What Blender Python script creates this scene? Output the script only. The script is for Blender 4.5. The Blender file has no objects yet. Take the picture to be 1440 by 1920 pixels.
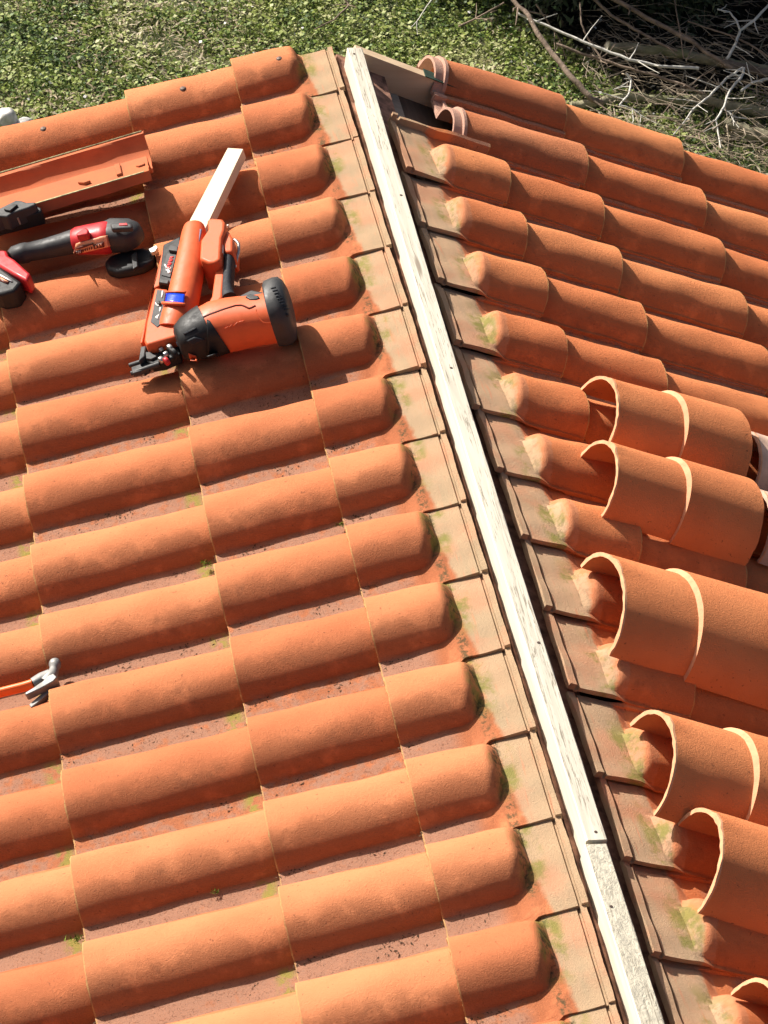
import bpy, math, random
import numpy as np
from mathutils import Vector, Matrix, Euler
random.seed(7); RNG = np.random.default_rng(7)
S = bpy.context.scene
COL = S.collection
R = math.radians
# ------------------------------------------------------------------ camera
CAM_LOC = Vector((-1.4012, -5.6641, 3.5402)); CAM_ROT = Euler((.8544, -.1394, -.1768)); FPX = 5208.3
cd = bpy.data.cameras.new('camera'); cam = bpy.data.objects.new('camera', cd); COL.objects.link(cam)
cam.location = CAM_LOC; cam.rotation_euler = CAM_ROT
cd.sensor_fit = 'HORIZONTAL'; cd.sensor_width = 36; cd.lens = FPX * 36 / 1440
cd.clip_start = .05; cd.clip_end = 2000
S.camera = cam
# ------------------------------------------------------------------ sun and sky
SUN_AZ, SUN_EL = 43, 35          # azimuth: from +Y (away) towards -X (left)
SV = Vector((-math.sin(R(SUN_AZ)) * math.cos(R(SUN_EL)), math.cos(R(SUN_AZ)) * math.cos(R(SUN_EL)), math.sin(R(SUN_EL))))
W = bpy.data.worlds.new('World'); S.world = W; W.use_nodes = True
wn = W.node_tree; bg = wn.nodes['Background']
sky = wn.nodes.new('ShaderNodeTexSky'); sky.sky_type = 'NISHITA'; sky.sun_disc = False
sky.dust_density = 5; sky.ozone_density = .3; sky.air_density = .8; sky.sun_elevation = R(SUN_EL); sky.sun_rotation = R(-SUN_AZ)
wn.links.new(sky.outputs[0], bg.inputs[0]); bg.inputs[1].default_value = .065
sl = bpy.data.lights.new('sun', 'SUN'); sl.energy = 5.0; sl.angle = R(.5); sl.color = (1, .95, .875)
so = bpy.data.objects.new('sun', sl); COL.objects.link(so); so.rotation_euler = SV.to_track_quat('Z', 'Y').to_euler()
S.view_settings.view_transform = 'Standard'; S.view_settings.look = 'None'
S.view_settings.exposure = .80; S.view_settings.gamma = 1
# ------------------------------------------------------------------ frames
AL = .3641; P0 = .21; ZG = -3.0
CM = CAM_ROT.to_matrix()
def ray(px, py): return CM @ Vector(((px - 720) / FPX, -(py - 960) / FPX, -1))
def NRM(side): return Vector((side * math.sin(AL), 0, math.cos(AL)))
def PL(px, py, w, side=-1):
    "where a sight line meets the slope lifted by w"
    d = ray(px, py); n = NRM(side); return CAM_LOC + d * ((w - CAM_LOC @ n) / (d @ n))
def PG(px, py, z):
    d = ray(px, py); return CAM_LOC + d * ((z - CAM_LOC.z) / d.z)
def RP(side, u, v, w=0):
    "point on a slope: u metres down from the apex, v metres from the gable, w above"
    return Vector((side * (u * math.cos(AL) + w * math.sin(AL)), -v, -u * math.sin(AL) + w * math.cos(AL)))
def frame(side):
    "local +X down the slope, +Z out of it"
    return (Matrix.Rotation(math.pi, 4, 'Z') if side < 0 else Matrix.Identity(4)) @ Matrix.Rotation(AL, 4, 'Y')
# ------------------------------------------------------------------ node helper
class NT:
    def __init__(s, name, rough=.85, **kw):
        s.m = bpy.data.materials.new(name); s.m.use_nodes = True; s.t = s.m.node_tree
        s.b = s.t.nodes['Principled BSDF']; s.b.inputs['Roughness'].default_value = rough
        for k, v in kw.items(): s.b.inputs[k.replace('_', ' ')].default_value = v
        s.co = s.t.nodes.new('ShaderNodeTexCoord'); s.obj = s.co.outputs['Object']
    def n(s, ty, **kw):
        o = s.t.nodes.new(ty)
        for k, v in kw.items(): setattr(o, k, v)
        return o
    def L(s, a, b): s.t.links.new(a, b)
    def v(s, sock, x):
        if hasattr(x, 'is_linked') or isinstance(x, bpy.types.NodeSocket): s.L(x, sock)
        else: sock.default_value = x
    def math(s, op, a, b=0., c=None, clamp=False):
        o = s.n('ShaderNodeMath', operation=op, use_clamp=clamp); s.v(o.inputs[0], a); s.v(o.inputs[1], b)
        if c is not None: s.v(o.inputs[2], c)
        return o.outputs[0]
    def vec(s, op, a, b):
        o = s.n('ShaderNodeVectorMath', operation=op); s.v(o.inputs[0], a); s.v(o.inputs[1], b); return o.outputs[0]
    def noise(s, vec, scale, detail=4, rough=.55, dist=0):
        o = s.n('ShaderNodeTexNoise'); s.L(vec, o.inputs['Vector']); o.inputs['Scale'].default_value = scale
        o.inputs['Detail'].default_value = detail; o.inputs['Roughness'].default_value = rough; o.inputs['Distortion'].default_value = dist
        return o.outputs[0]
    def ramp(s, f, *st):
        o = s.n('ShaderNodeValToRGB'); s.L(f, o.inputs[0]); e = o.color_ramp.elements
        while len(e) < len(st): e.new(.5)
        for el, (p, c) in zip(e, st): el.position = p; el.color = (*c, 1) if len(c) == 3 else c
        return o.outputs[0]
    def step(s, f, a, b, lo=0., hi=1.):
        o = s.n('ShaderNodeMapRange', interpolation_type='SMOOTHSTEP'); s.v(o.inputs[0], f)
        for i, x in enumerate((a, b, lo, hi)): o.inputs[i + 1].default_value = x
        return o.outputs[0]
    def mix(s, f, a, b, mode='MIX'):
        o = s.n('ShaderNodeMix', data_type='RGBA', blend_type=mode); s.v(o.inputs[0], f)
        for i, x in ((6, a), (7, b)):
            if isinstance(x, tuple): o.inputs[i].default_value = (*x, 1)
            else: s.L(x, o.inputs[i])
        return o.outputs[2]
    def sep(s, vec):
        o = s.n('ShaderNodeSeparateXYZ'); s.L(vec, o.inputs[0]); return o.outputs
    def bump(s, h, strength, dist, prev=None):
        o = s.n('ShaderNodeBump'); s.L(h, o.inputs['Height']); o.inputs['Strength'].default_value = strength; o.inputs['Distance'].default_value = dist
        if prev: s.L(prev, o.inputs['Normal'])
        return o.outputs[0]
    def out(s, col=None, nrm=None, rough=None):
        if col is not None: s.v(s.b.inputs['Base Color'], (*col, 1) if isinstance(col, tuple) else col)
        if nrm is not None: s.L(nrm, s.b.inputs['Normal'])
        if rough is not None: s.L(rough, s.b.inputs['Roughness'])
        return s.m
def rvec(N, k=37.):
    oi = N.n('ShaderNodeObjectInfo'); c = N.n('ShaderNodeCombineXYZ')
    N.L(N.math('MULTIPLY', oi.outputs['Random'], k), c.inputs[0]); N.L(N.math('MULTIPLY', oi.outputs['Random'], k * 2.3), c.inputs[1])
    return oi.outputs['Random'], N.vec('ADD', N.obj, c.outputs[0])
def clay(name, kind='field'):
    N = NT(name, .9); N.b.inputs['Specular IOR Level'].default_value = .12; rnd, v = rvec(N); X, Y, Z = N.sep(N.obj)[:3]
    big = N.noise(v, 7, 3); mid = N.noise(v, 38, 5, .6); fine = N.noise(v, 420, 3, .7)
    if kind == 'fresh':
        c = N.ramp(big, (.3, (.58, .185, .070)), (.7, (.66, .235, .092)))
        c = N.mix(N.math('MULTIPLY', N.step(N.noise(v, 19, 5, .7), .60, .76), .22), c, (.30, .10, .04))
    else:
        c = N.ramp(N.math('ADD', N.math('MULTIPLY', big, .6), N.math('MULTIPLY', rnd, .4)), *(((.2, (.41, .125, .054)), (.5, (.51, .172, .075)), (.8, (.59, .225, .102))) if not kind.endswith('right') else ((.2, (.53, .155, .058)), (.5, (.61, .200, .076)), (.8, (.67, .25, .098)))))
    # soot and grime patches, heavier on the unlit flank to paint its shade, and sand-like grit
    grime_shade = N.step(N.math('ADD', mid, N.math('MULTIPLY', big, .5)), .80, 1.02)
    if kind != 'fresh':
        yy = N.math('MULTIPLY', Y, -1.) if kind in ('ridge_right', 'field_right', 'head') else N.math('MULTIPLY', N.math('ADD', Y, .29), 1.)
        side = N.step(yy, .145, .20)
        film_shade = N.step(N.math('ADD', N.noise(v, 16, 4, .65), N.math('MULTIPLY', side, .22)), .50, .72)
        c = N.mix(N.math('MULTIPLY', film_shade, N.math('ADD', N.math('MULTIPLY', side, .60 if not kind.endswith('right') else .4), .035)), c, (.22, .075, .035))
        c = N.mix(N.math('MULTIPLY', grime_shade, N.math('ADD', N.math('MULTIPLY', side, .30), .08)), c, (.15, .06, .035))
        c = N.mix(N.math('MULTIPLY', N.step(big, .58, .75), .2), c, (.42, .13, .05))
        # weathered pan: dull rosy grey film with dark squiggles of lichen
        pan = N.math('MULTIPLY', N.step(N.math('MULTIPLY', Y, -1.), .072, .058), 1.)
        if kind.startswith('ridge'): pan = N.math('MULTIPLY', pan, N.step(X, -.125, -.085))
        pm = N.math('MULTIPLY', pan, N.step(N.math('ADD', mid, N.math('MULTIPLY', rnd, .25)), .42, .62))
        c = N.mix(N.math('MULTIPLY', pan, .3), c, (.38, .16, .085)); c = N.mix(N.math('MULTIPLY', pm, .75), c, (.27, .165, .12))
        sq = N.math('MULTIPLY', N.step(N.noise(v, 150, 3, .6, 2.0), .56, .64), pan)
        c = N.mix(N.math('MULTIPLY', sq, .75), c, (.11, .05, .035))
        # green algae at the upper end of the visible pan
        xs = N.math('ABSOLUTE', N.math('SUBTRACT', X, -.338))
        al = N.math('MULTIPLY', N.step(xs, .026, .004), N.step(mid, .42, .55))
        c = N.mix(N.math('MULTIPLY', N.math('MULTIPLY', al, pan), .8), c, (.20, .21, .035))
    sp = N.step(N.noise(v, 120, 3, .6), .66, .71)
    c = N.mix(N.math('MULTIPLY', sp, .6), c, (.12, .045, .03))
    c = N.mix(N.math('MULTIPLY', N.step(fine, .3, .7), .16), c, (.72, .27, .11))
    if kind != 'fresh': c = N.mix(N.math('MULTIPLY', N.step(X, -.0045, -.002), N.step(mid, .35, .5, .3, .8)), c, (.50, .30, .12))
    if kind == 'head': c = N.mix(N.step(X, -.335, -.340), c, (.46, .27, .20))
    if kind.startswith('ridge'):
        edge = N.math('ADD', X, N.math('MULTIPLY', N.math('SUBTRACT', mid, .5), .02))
        if kind == 'ridge_left':
            tt = N.math('POWER', N.math('SUBTRACT', 1., N.math('MULTIPLY', Y, -1 / .222), clamp=True), 1.6)
            pale = N.step(N.math('ADD', edge, N.math('MULTIPLY', tt, .022)), -.160, -.172); pc = (.43, .30, .185)
        else:
            pale = N.step(edge, -.144, -.150); pc = (.52, .35, .22)
        streak = N.vec('MULTIPLY', v, (60., 6., 30.))
        pal = N.mix(N.noise(streak, 1, 3), pc, (.31, .265, .17))
        pal = N.mix(N.math('MAXIMUM', N.step(N.noise(streak, 1.7, 2), .60, .75), N.math('MULTIPLY', N.step(N.noise(v, 8, 4), .46, .64), .85)), pal, (.47, .25, .15))
        if kind == 'ridge_right': pal = N.mix(N.step(edge, -.176, -.168), pal, N.mix(N.step(mid, .45, .6), (.56, .225, .11), (.50, .19, .09)))
        c = N.mix(N.math('MULTIPLY', pale, .85), c, pal)
        # moss where the strip meets the roll
        mx = N.math('MULTIPLY', N.step(X, -.205, -.185), N.step(X, -.143, -.155))
        if kind == 'ridge_right': mx = N.math('MULTIPLY', N.step(X, -.222, -.200), N.step(X, -.166, -.176))
        nz = N.noise(v, 24, 3)
        my = N.step(N.math('MULTIPLY', Y, -1.), .05 if kind == 'ridge_left' else .02, .12)
        m1 = N.math('MULTIPLY', N.math('MULTIPLY', mx, my), N.step(N.noise(v, 15, 5, .7), .44, .62))
        c = N.mix(N.math('MULTIPLY', m1, .85), c, (.20, .19, .045))
        m2 = N.math('MULTIPLY', N.math('MULTIPLY', N.step(X, *((-.178, -.168) if kind == 'ridge_left' else (-.192, -.182))), N.math('MULTIPLY', N.step(X, *((-.150, -.158) if kind == 'ridge_left' else (-.170, -.176))), N.step(N.noise(v, 90, 5, .75), .46, .56))), N.step(nz, .40, .55))
        if kind == 'ridge_right': m2 = N.math('MULTIPLY', m2, .35)
        c = N.mix(N.math('MULTIPLY', m2, .8), c, (.06, .06, .03))
    h = N.math('ADD', N.math('MULTIPLY', mid, .5), N.math('MULTIPLY', fine, .5))
    b1 = N.bump(N.noise(v, 150, 6, .72), .38, .0036); b2 = N.bump(N.noise(v, 380, 4, .75), .75, .0030, b1)
    return N.out(c, b2)
def wood(name, c1, c2, gscale=(3., 60., 60.), rough=.75, dark=(.25, .17, .1), knots=False, cracks=0.3):
    N = NT(name, rough); rnd, v = rvec(N); g = N.vec('MULTIPLY', v, gscale)
    n1 = N.noise(g, 1, 5, .6, .6); n2 = N.noise(v, 5, 3)
    c = N.ramp(n1, (.3, c1), (.7, c2)); c = N.mix(N.math('MULTIPLY', N.step(n2, .5, .75), .25), c, dark)
    cr = N.step(N.noise(N.vec('MULTIPLY', v, tuple(k * 2.2 for k in gscale)), 1, 3, .7, .5), .60, .66)
    c = N.mix(N.math('MULTIPLY', cr, cracks), c, dark)
    if knots:
        kn = N.n('ShaderNodeTexVoronoi'); N.L(N.vec('MULTIPLY', v, (9., 9., 12.)), kn.inputs['Vector']); kn.inputs['Scale'].default_value = 1
        c = N.mix(N.math('MULTIPLY', N.step(kn.outputs['Distance'], .16, .10), .85), c, (.30, .11, .04))
    return N.out(c, N.bump(n1, .5, .002))
def plain(name, col, rough=.5, metal=0., var=.12, bump=.15, scale=60):
    N = NT(name, rough, Metallic=metal); N.b.inputs['Specular IOR Level'].default_value = .3 if rough < .8 else .15; rnd, v = rvec(N); n = N.noise(v, scale, 4, .6)
    d = tuple(x * (1 - var * 2.2) for x in col); l = tuple(min(1, x * (1 + var)) for x in col)
    c = N.ramp(n, (.3, d), (.7, l)); return N.out(c, N.bump(N.noise(v, scale * 6, 2), bump, .001), N.step(n, .3, .8, rough * .8, min(1, rough * 1.3)))
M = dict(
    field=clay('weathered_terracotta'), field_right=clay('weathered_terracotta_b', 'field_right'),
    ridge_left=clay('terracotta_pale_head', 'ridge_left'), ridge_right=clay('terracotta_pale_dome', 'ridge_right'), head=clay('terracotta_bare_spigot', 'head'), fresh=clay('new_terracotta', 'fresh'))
# ------------------------------------------------------------------ mesh helpers
def tag(o, label=None, cat=None, group=None, kind=None):
    if label: o['label'] = label
    if cat: o['category'] = cat
    if group: o['group'] = group
    if kind: o['kind'] = kind
    return o
def link(name, me, parent=None, loc=None):
    o = bpy.data.objects.new(name, me); COL.objects.link(o)
    if parent: o.parent = parent
    if loc is not None: o.location = loc
    return o
def empty(name, loc, rot=None):
    o = bpy.data.objects.new(name, None); COL.objects.link(o); o.location = loc; o.empty_display_size = .05
    if rot: o.rotation_euler = rot
    return o
def mesh(name, vs, fs, mat, smooth=True, angle=35):
    me = bpy.data.meshes.new(name); me.from_pydata([tuple(v) for v in vs], [], fs); me.materials.append(mat)
    if smooth:
        me.polygons.foreach_set('use_smooth', [True] * len(me.polygons)); me.set_sharp_from_angle(angle=R(angle))
    me.update(); return me
def add_bevel(o, w=.002, seg=2):
    m = o.modifiers.new('bevel', 'BEVEL'); m.width = w; m.segments = seg; m.limit_method = 'ANGLE'; m.angle_limit = R(40); m.harden_normals = False
    return o
# ------------------------------------------------------------------ tile meshes
TC, PW = .142, .222
def roll_ab(s, ln):
    f = max(0., min(1., (s + ln) / ln)); return .068 + .009 * f, .055 + .004 * f
def tile_z(s, t, kind, ln, up=.006):
    a, b = roll_ab(s, ln); ridge = kind.startswith('ridge')
    base = .0 if t < TC else .010 * max(0, min(1, (t - TC - .05) / .02))
    if t < TC: base = -.004 * math.sin(math.pi * min(1, t / .067)) + .004 * max(0, min(1, (t - .045) / .03)) ** 2 + .003 * max(0, 1 - t / .035) ** 2
    k = 1 - ((t - TC) / a) ** 2
    edge = up if t < .0095 else (-.004 if t < .0155 else 0)
    if ridge:
        q_ = max(0, min(1, ((TC - t) / a - .2) / .8)); ds = -.018 if kind == 'ridge_right' else 0; e = .024; s0 = -.141 + ds + .014 * q_ * q_ * (3 - 2 * q_)
        if s < s0: k = k * (1 - min(1, (s0 - s) / e) ** 2)
        r = b * k ** .5 if k > 0 else 0
        st = .007 + .015 * t / PW if kind == 'ridge_right' else (.0135 - .006 * t / PW)
        if kind == 'ridge_right':
            if s < -.2466: st += .006 if s < -.2545 else -.008
        elif s < -.229: st += .003 if s < -.2345 else -.005
        if kind == 'ridge_right' and up < .01 and t < .019: st -= .004
        if up > .01 and t < .0095: st += up * .8
        q = max(0, min(1, (s - ds + .164) / .046)); q = q * q * (3 - 2 * q)
        return max(r, st * (1 - q) + (base + edge) * q)
    r = b * k ** .5 if k > 0 else 0
    if kind == 'head' and s < -ln + .034:      # bare spigot with a raised collar
        r = r - .004 if s < -ln + .024 else r + .004
    return max(r, base + edge)
def tile_mesh(name, kind, mat, seed, ln=.42, chips=True, up=.006, verge=False, gable=False):
    rr = np.random.default_rng(seed)
    ridge = kind.startswith('ridge')
    if ridge:
        ss = [-.2466, -.2352, -.2340, -.2295, -.2285, -.215, -.20, -.185, -.17, -.160, -.156, -.152, -.148, -.144, -.140, -.135, -.13, -.1275, -.124, -.121, -.118, -.114, -.11, -.105, -.10, -.085, -.06, -.03, -.006, 0]
        if kind == 'ridge_right': ss = [-.270, -.262, -.2555, -.2545, -.2475, -.2465, -.235] + [x - .012 if x < -.10 else x for x in ss[5:]]
        ln = .2466
    elif kind == 'head': ss = [-ln, -ln + .012, -ln + .023, -ln + .025, -ln + .033, -ln + .035] + list(np.linspace(-ln + .06, -.01, 10)) + [-.003, 0]
    else: ss = list(np.linspace(-ln, -.01, 15)) + [-.003, 0]
    ts = [0, .005, .009, .010, .0105, .0122, .0128, .0155, .0165, .0186, .0195, .03, .05, .062, .070]
    ts += [TC + .0755 * math.sin(x) for x in np.linspace(-R(88), R(88), 33)] + [.2185, PW]
    ts = sorted(set(round(x, 5) for x in ts))
    if ridge: ts = sorted(set(ts + [round(x, 5) for x in np.linspace(.012, .21, 26)]))
    if verge: ts = [x for x in ts if x > .0668]; ts = [ts[0] - .001] + ts
    n, m = len(ss), len(ts)
    ph = rr.uniform(0, 6, 8)
    def wob(s, t): return .0009 * math.sin(s * 37 + ph[0]) + .0008 * math.sin(t * 71 + s * 23 + ph[1]) + .0006 * math.sin(t * 45 - s * 61 + ph[2])
    top, bot = [], []
    for i, s in enumerate(ss):
        for t in ts:
            z = tile_z(s, t, kind, ln, up) + wob(s, t)
            a, b = roll_ab(s, ln); k = 1 - ((t - TC) / (a - .009)) ** 2
            zb = -.012 if t < TC + .05 else .0
            if k > 0: zb = max(zb, (b - .011) * k ** .5)
            if ridge and s < -.105:
                q = max(0, min(1, (-.105 - s) / .02)); zb = zb * (1 - q) + ((.0 + .012 * t / PW) if kind == 'ridge_right' else (.0035 - .005 * t / PW)) * q
            if verge and t == ts[0]: z = -.045
            zb = min(zb, z - .004)
            e = 0
            if chips:
                if i == n - 1: e = -.0012 * abs(math.sin(t * 90 + ph[3])) - .0010 * rr.random()
                if i == 0: e = .0007 * math.sin(t * 50 + ph[4]) + .0006 * rr.random()
            ty = t if kind != 'ridge' else t + .0095 * (1 - t / PW) * max(0, min(1, (-.150 - s) / .012))
            if gable: ty *= 1 - .14 * max(0, min(1, (-.150 - s) / .012))
            y = -ty + (.0008 * math.sin(s * 60 + ph[5]) if t in (ts[0], ts[-1]) else 0)
            if ridge and s < -.205: e -= (.002 if kind == 'ridge' else .006) * ((1 - t / PW) if kind == 'ridge' else t / PW) * min(1, (-.205 - s) / .02)
            top.append((s + e, y, z)); bot.append((s + e, y, zb))
    vs = top + bot; o = n * m; fs = []
    for i in range(n - 1):
        for j in range(m - 1):
            a, b, c, d = i * m + j, i * m + j + 1, (i + 1) * m + j + 1, (i + 1) * m + j
            fs.append((a, d, c, b)[::-1]); fs.append((o + a, o + b, o + c, o + d)[::-1])
    for i in range(n - 1):
        a, d = i * m, (i + 1) * m; fs.append((a, d, o + d, o + a)[::-1] if False else (a, o + a, o + d, d))
        a, d = i * m + m - 1, (i + 1) * m + m - 1; fs.append((a, d, o + d, o + a))
    for j in range(m - 1):
        a, b = j, j + 1; fs.append((a, b, o + b, o + a))
        a, b = (n - 1) * m + j, (n - 1) * m + j + 1; fs.append((a, o + a, o + b, b))
    return mesh(name, vs, fs, mat, angle=42)
# ------------------------------------------------------------------ lay the roof tiles
DVL = [0, -.0063, -.0018, -.0034, .0018, -.0025, .0023, .0072, .0024, -.0007, .004, .0039, -.0028, -.003, .0002, 0, 0, 0]
DUL = [0, .002, 0, -.001, .001, 0, .001, 0, -.001, -.002, -.0037, -.0037, -.0044, -.001, -.002, 0, 0, 0]
DVR = [-.022, -.008, -.0009, .0043, .005, .0132, .018, .0048, -.0066, -.0132, -.0099, -.0013, -.0082, -.0029, 0, 0, 0, 0]
DUR = [.018, .018, .0031, -.004, -.0033, -.0093, -.0129, -.0031, .0059, .0114, .0092, .0064, .0129, .0076, .005, 0, 0, 0]
ORD = ['first', 'second', 'third', 'fourth', 'fifth', 'sixth', 'seventh', 'eighth', 'ninth', 'tenth', 'eleventh', 'twelfth', 'thirteenth', 'fourteenth', 'fifteenth', 'sixteenth', 'seventeenth', 'eighteenth']
NM = 4
TM = {}
for key, kind in (('ridge_left', 'ridge'), ('ridge_right', 'ridge_right'), ('field', 'field'), ('field_right', 'field')):
    TM[key] = [tile_mesh('terracotta_tile', kind, M[key], 11 * i + len(key)) for i in range(NM)]
UJ = [.0, .2466, .5118, .8707, 1.2296, 1.5885]     # course joints measured from the upper edge of the top course
TM['head'] = [tile_mesh('terracotta_tile', 'head', M['head'], 91 + i, ln=.372, up=.012) for i in range(2)]
for key in ('field', 'field_right'): TM[key + '_short'] = [tile_mesh('terracotta_tile', 'field', M[key], 31 + i, ln=.350) for i in range(2)]
TM['gable'] = tile_mesh('terracotta_tile', 'ridge', M['ridge_left'], 64, gable=True)
TM['verge'] = tile_mesh('terracotta_tile', 'field', M['field_right'], 61, verge=True); TM['verge_head'] = tile_mesh('terracotta_tile', 'head', M['head'], 62, ln=.372, verge=True)
TM['open_side'] = tile_mesh('terracotta_tile', 'ridge_right', M['ridge_right'], 77, up=.022)
tr = random.Random(3)
def place_tile(side, row, k, me, du=0, dv=0, dw=0, rz=0, name='terracotta_tile'):
    u = (.0176 if side < 0 else .0969) + UJ[row] + du
    v = ((.223 if side < 0 else -.120) + k * P0) + dv
    o = link(name, me)
    eps = .055 + tr.uniform(-.006, .006)
    loc = RP(side, u, v, .014 + dw)
    rot = (Matrix.Rotation(math.pi, 4, 'Z') if side < 0 else Matrix.Identity(4)) @ Matrix.Rotation(AL - eps, 4, 'Y') @ Matrix.Rotation(rz + tr.uniform(-.006, .006), 4, 'Z')
    if side < 0: pass
    o.matrix_world = Matrix.Translation(loc) @ rot
    return o
screw_m = plain('rusty_screw', (.12, .085, .07), .6, .6)
COURSE = {1: 'ridge', 2: 'second', 3: 'third', 4: 'fourth', 5: 'fifth'}
for k in range(0, 17):
    for row in range(1, 6):
        for side in (-1, 1):
            if side > 0 and row == 1 and k < 2: continue
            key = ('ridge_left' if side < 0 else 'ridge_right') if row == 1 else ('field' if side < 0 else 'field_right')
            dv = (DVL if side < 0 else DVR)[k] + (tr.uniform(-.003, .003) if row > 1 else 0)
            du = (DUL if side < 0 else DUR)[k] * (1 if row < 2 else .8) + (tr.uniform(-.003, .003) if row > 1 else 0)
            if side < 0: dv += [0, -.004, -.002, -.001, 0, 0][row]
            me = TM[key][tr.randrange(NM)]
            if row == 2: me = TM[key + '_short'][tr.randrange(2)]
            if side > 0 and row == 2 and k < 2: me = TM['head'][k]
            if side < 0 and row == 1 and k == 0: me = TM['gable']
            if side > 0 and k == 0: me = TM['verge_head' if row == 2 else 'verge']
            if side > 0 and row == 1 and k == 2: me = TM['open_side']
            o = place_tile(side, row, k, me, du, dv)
            sd = 'left' if side < 0 else 'right'
            if row == 1:
                lab = f'head tile with pale strip beside the timber, {ORD[k if side < 0 else k-2]} from the gable, {sd} slope'
                grp = f'head tiles of the {sd} slope'
            else:
                lab = f'plain terracotta roll tile, {ORD[k]} from the gable, {COURSE[row]} course of the {sd} slope'
                grp = f'roll tiles of the {sd} slope'
            tag(o, lab, 'tile', grp)
            if side < 0 and k == 0 and row < 4:      # verge tiles are screwed down through the crown
                sx = (-.135, -.14, -.15)[row - 1]
                vs, fs = [], []
                for i, (rad, z) in enumerate(((.0085, 0), (.0085, .003), (.006, .0055), (.0, .0065))):
                    for j in range(12): vs.append((sx + (.02 if row == 1 else 0) + rad * math.cos(j * math.pi / 6), -TC + .015 + rad * math.sin(j * math.pi / 6), .0525 + z))
                for i in range(3):
                    for j in range(12): fs.append((i * 12 + j, i * 12 + (j + 1) % 12, i * 12 + 12 + (j + 1) % 12, i * 12 + 12 + j))
                link('screw', mesh('screw', vs, fs, screw_m), o)
# ------------------------------------------------------------------ general shape helpers (world coordinates, about an origin)
def extr(parent, name, pts, w0, w1, mat, side=-1, bev=.003, top=None, O=None):
    "outline traced where it lies on the slope, solid between heights w0 and w1; top = how far the top face is shrunk"
    n = NRM(side); O = parent.location if O is None else O
    q = [PL(x, y, w1, side) for x, y in pts]; c = sum(q, Vector()) / len(q)
    tp = [p if not top else c + (p - c) * top for p in q]; bt = [p - n * (w1 - w0) for p in q]
    N = len(q); vs = [p - O for p in tp] + [p - O for p in bt]
    fs = [tuple(range(N)), tuple(range(2 * N - 1, N - 1, -1))] + [(i, N + i, N + (i + 1) % N, (i + 1) % N) for i in range(N)]
    me = mesh(name, vs, fs, mat, smooth=True, angle=30)
    import bmesh
    b = bmesh.new(); b.from_mesh(me); bmesh.ops.recalc_face_normals(b, faces=b.faces); b.to_mesh(me); b.free()
    o = link(name, me, parent)
    if bev: add_bevel(o, bev, 3)
    return o
def loft(parent, name, st, mat, side=-1, seg=20, sq=2.0, cap=True, O=None, ang=50):
    "stations (px, py, w, r_across, r_up): superellipse sections along a line of centres"
    O = parent.location if (parent and O is None) else O; n = NRM(side)
    cs = [PL(a[0], a[1], a[2], side) for a in st]; vs = []; fs = []
    for i, a in enumerate(st):
        d = (cs[min(i + 1, len(st) - 1)] - cs[max(i - 1, 0)]).normalized()
        x = d.cross(n).normalized(); y = x.cross(d).normalized()
        for j in range(seg):
            t = 2 * math.pi * j / seg; c, s = math.cos(t), math.sin(t)
            vs.append(cs[i] - O + x * (a[3] * math.copysign(abs(c) ** (2 / sq), c)) + y * (a[4] * math.copysign(abs(s) ** (2 / sq), s)))
    for i in range(len(st) - 1):
        for j in range(seg): fs.append((i * seg + j, i * seg + (j + 1) % seg, (i + 1) * seg + (j + 1) % seg, (i + 1) * seg + j))
    if cap: fs += [tuple(range(seg))[::-1], tuple(range((len(st) - 1) * seg, len(st) * seg))]
    return link(name, mesh(name, vs, fs, mat, angle=ang), parent)
def tube(name, pts, rs, mat, parent=None, O=Vector(), seg=8, rough=0.):
    vs, fs = [], []; pts = [Vector(p) for p in pts]; up = Vector((.13, .21, .97)).normalized()
    for i, p in enumerate(pts):
        d = (pts[min(i + 1, len(pts) - 1)] - pts[max(i - 1, 0)]).normalized(); x = d.cross(up).normalized(); y = x.cross(d)
        for j in range(seg):
            t = 2 * math.pi * j / seg; r = rs[i] * (1 + rough * random.uniform(-1, 1)); vs.append(p - O + x * math.cos(t) * r + y * math.sin(t) * r)
    for i in range(len(pts) - 1):
        for j in range(seg): fs.append((i * seg + j, i * seg + (j + 1) % seg, (i + 1) * seg + (j + 1) % seg, (i + 1) * seg + j))
    fs += [tuple(range(seg))[::-1], tuple(range((len(pts) - 1) * seg, len(pts) * seg))]
    return vs, fs
def tube_obj(name, pts, rs, mat, parent=None, O=Vector(), **k):
    vs, fs = tube(name, pts, rs, mat, parent, O, **k); return link(name, mesh(name, vs, fs, mat, angle=60), parent)
def box_world(name, c8, mat, parent=None, O=Vector()):
    fs = [(0, 1, 2, 3), (7, 6, 5, 4), (0, 4, 5, 1), (1, 5, 6, 2), (2, 6, 7, 3), (3, 7, 4, 0)]
    me = mesh(name, [Vector(p) - O for p in c8], fs, mat, smooth=False)
    import bmesh
    b = bmesh.new(); b.from_mesh(me); bmesh.ops.recalc_face_normals(b, faces=b.faces); b.to_mesh(me); b.free()
    return link(name, me, parent)
def slab(name, side, u0, u1, v0, v1, w0, w1, mat, parent=None):
    q = [RP(side, u, v, w) for w in (w1, w0) for u, v in ((u0, v0), (u1, v0), (u1, v1), (u0, v1))]
    return box_world(name, q, mat, parent)
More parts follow.
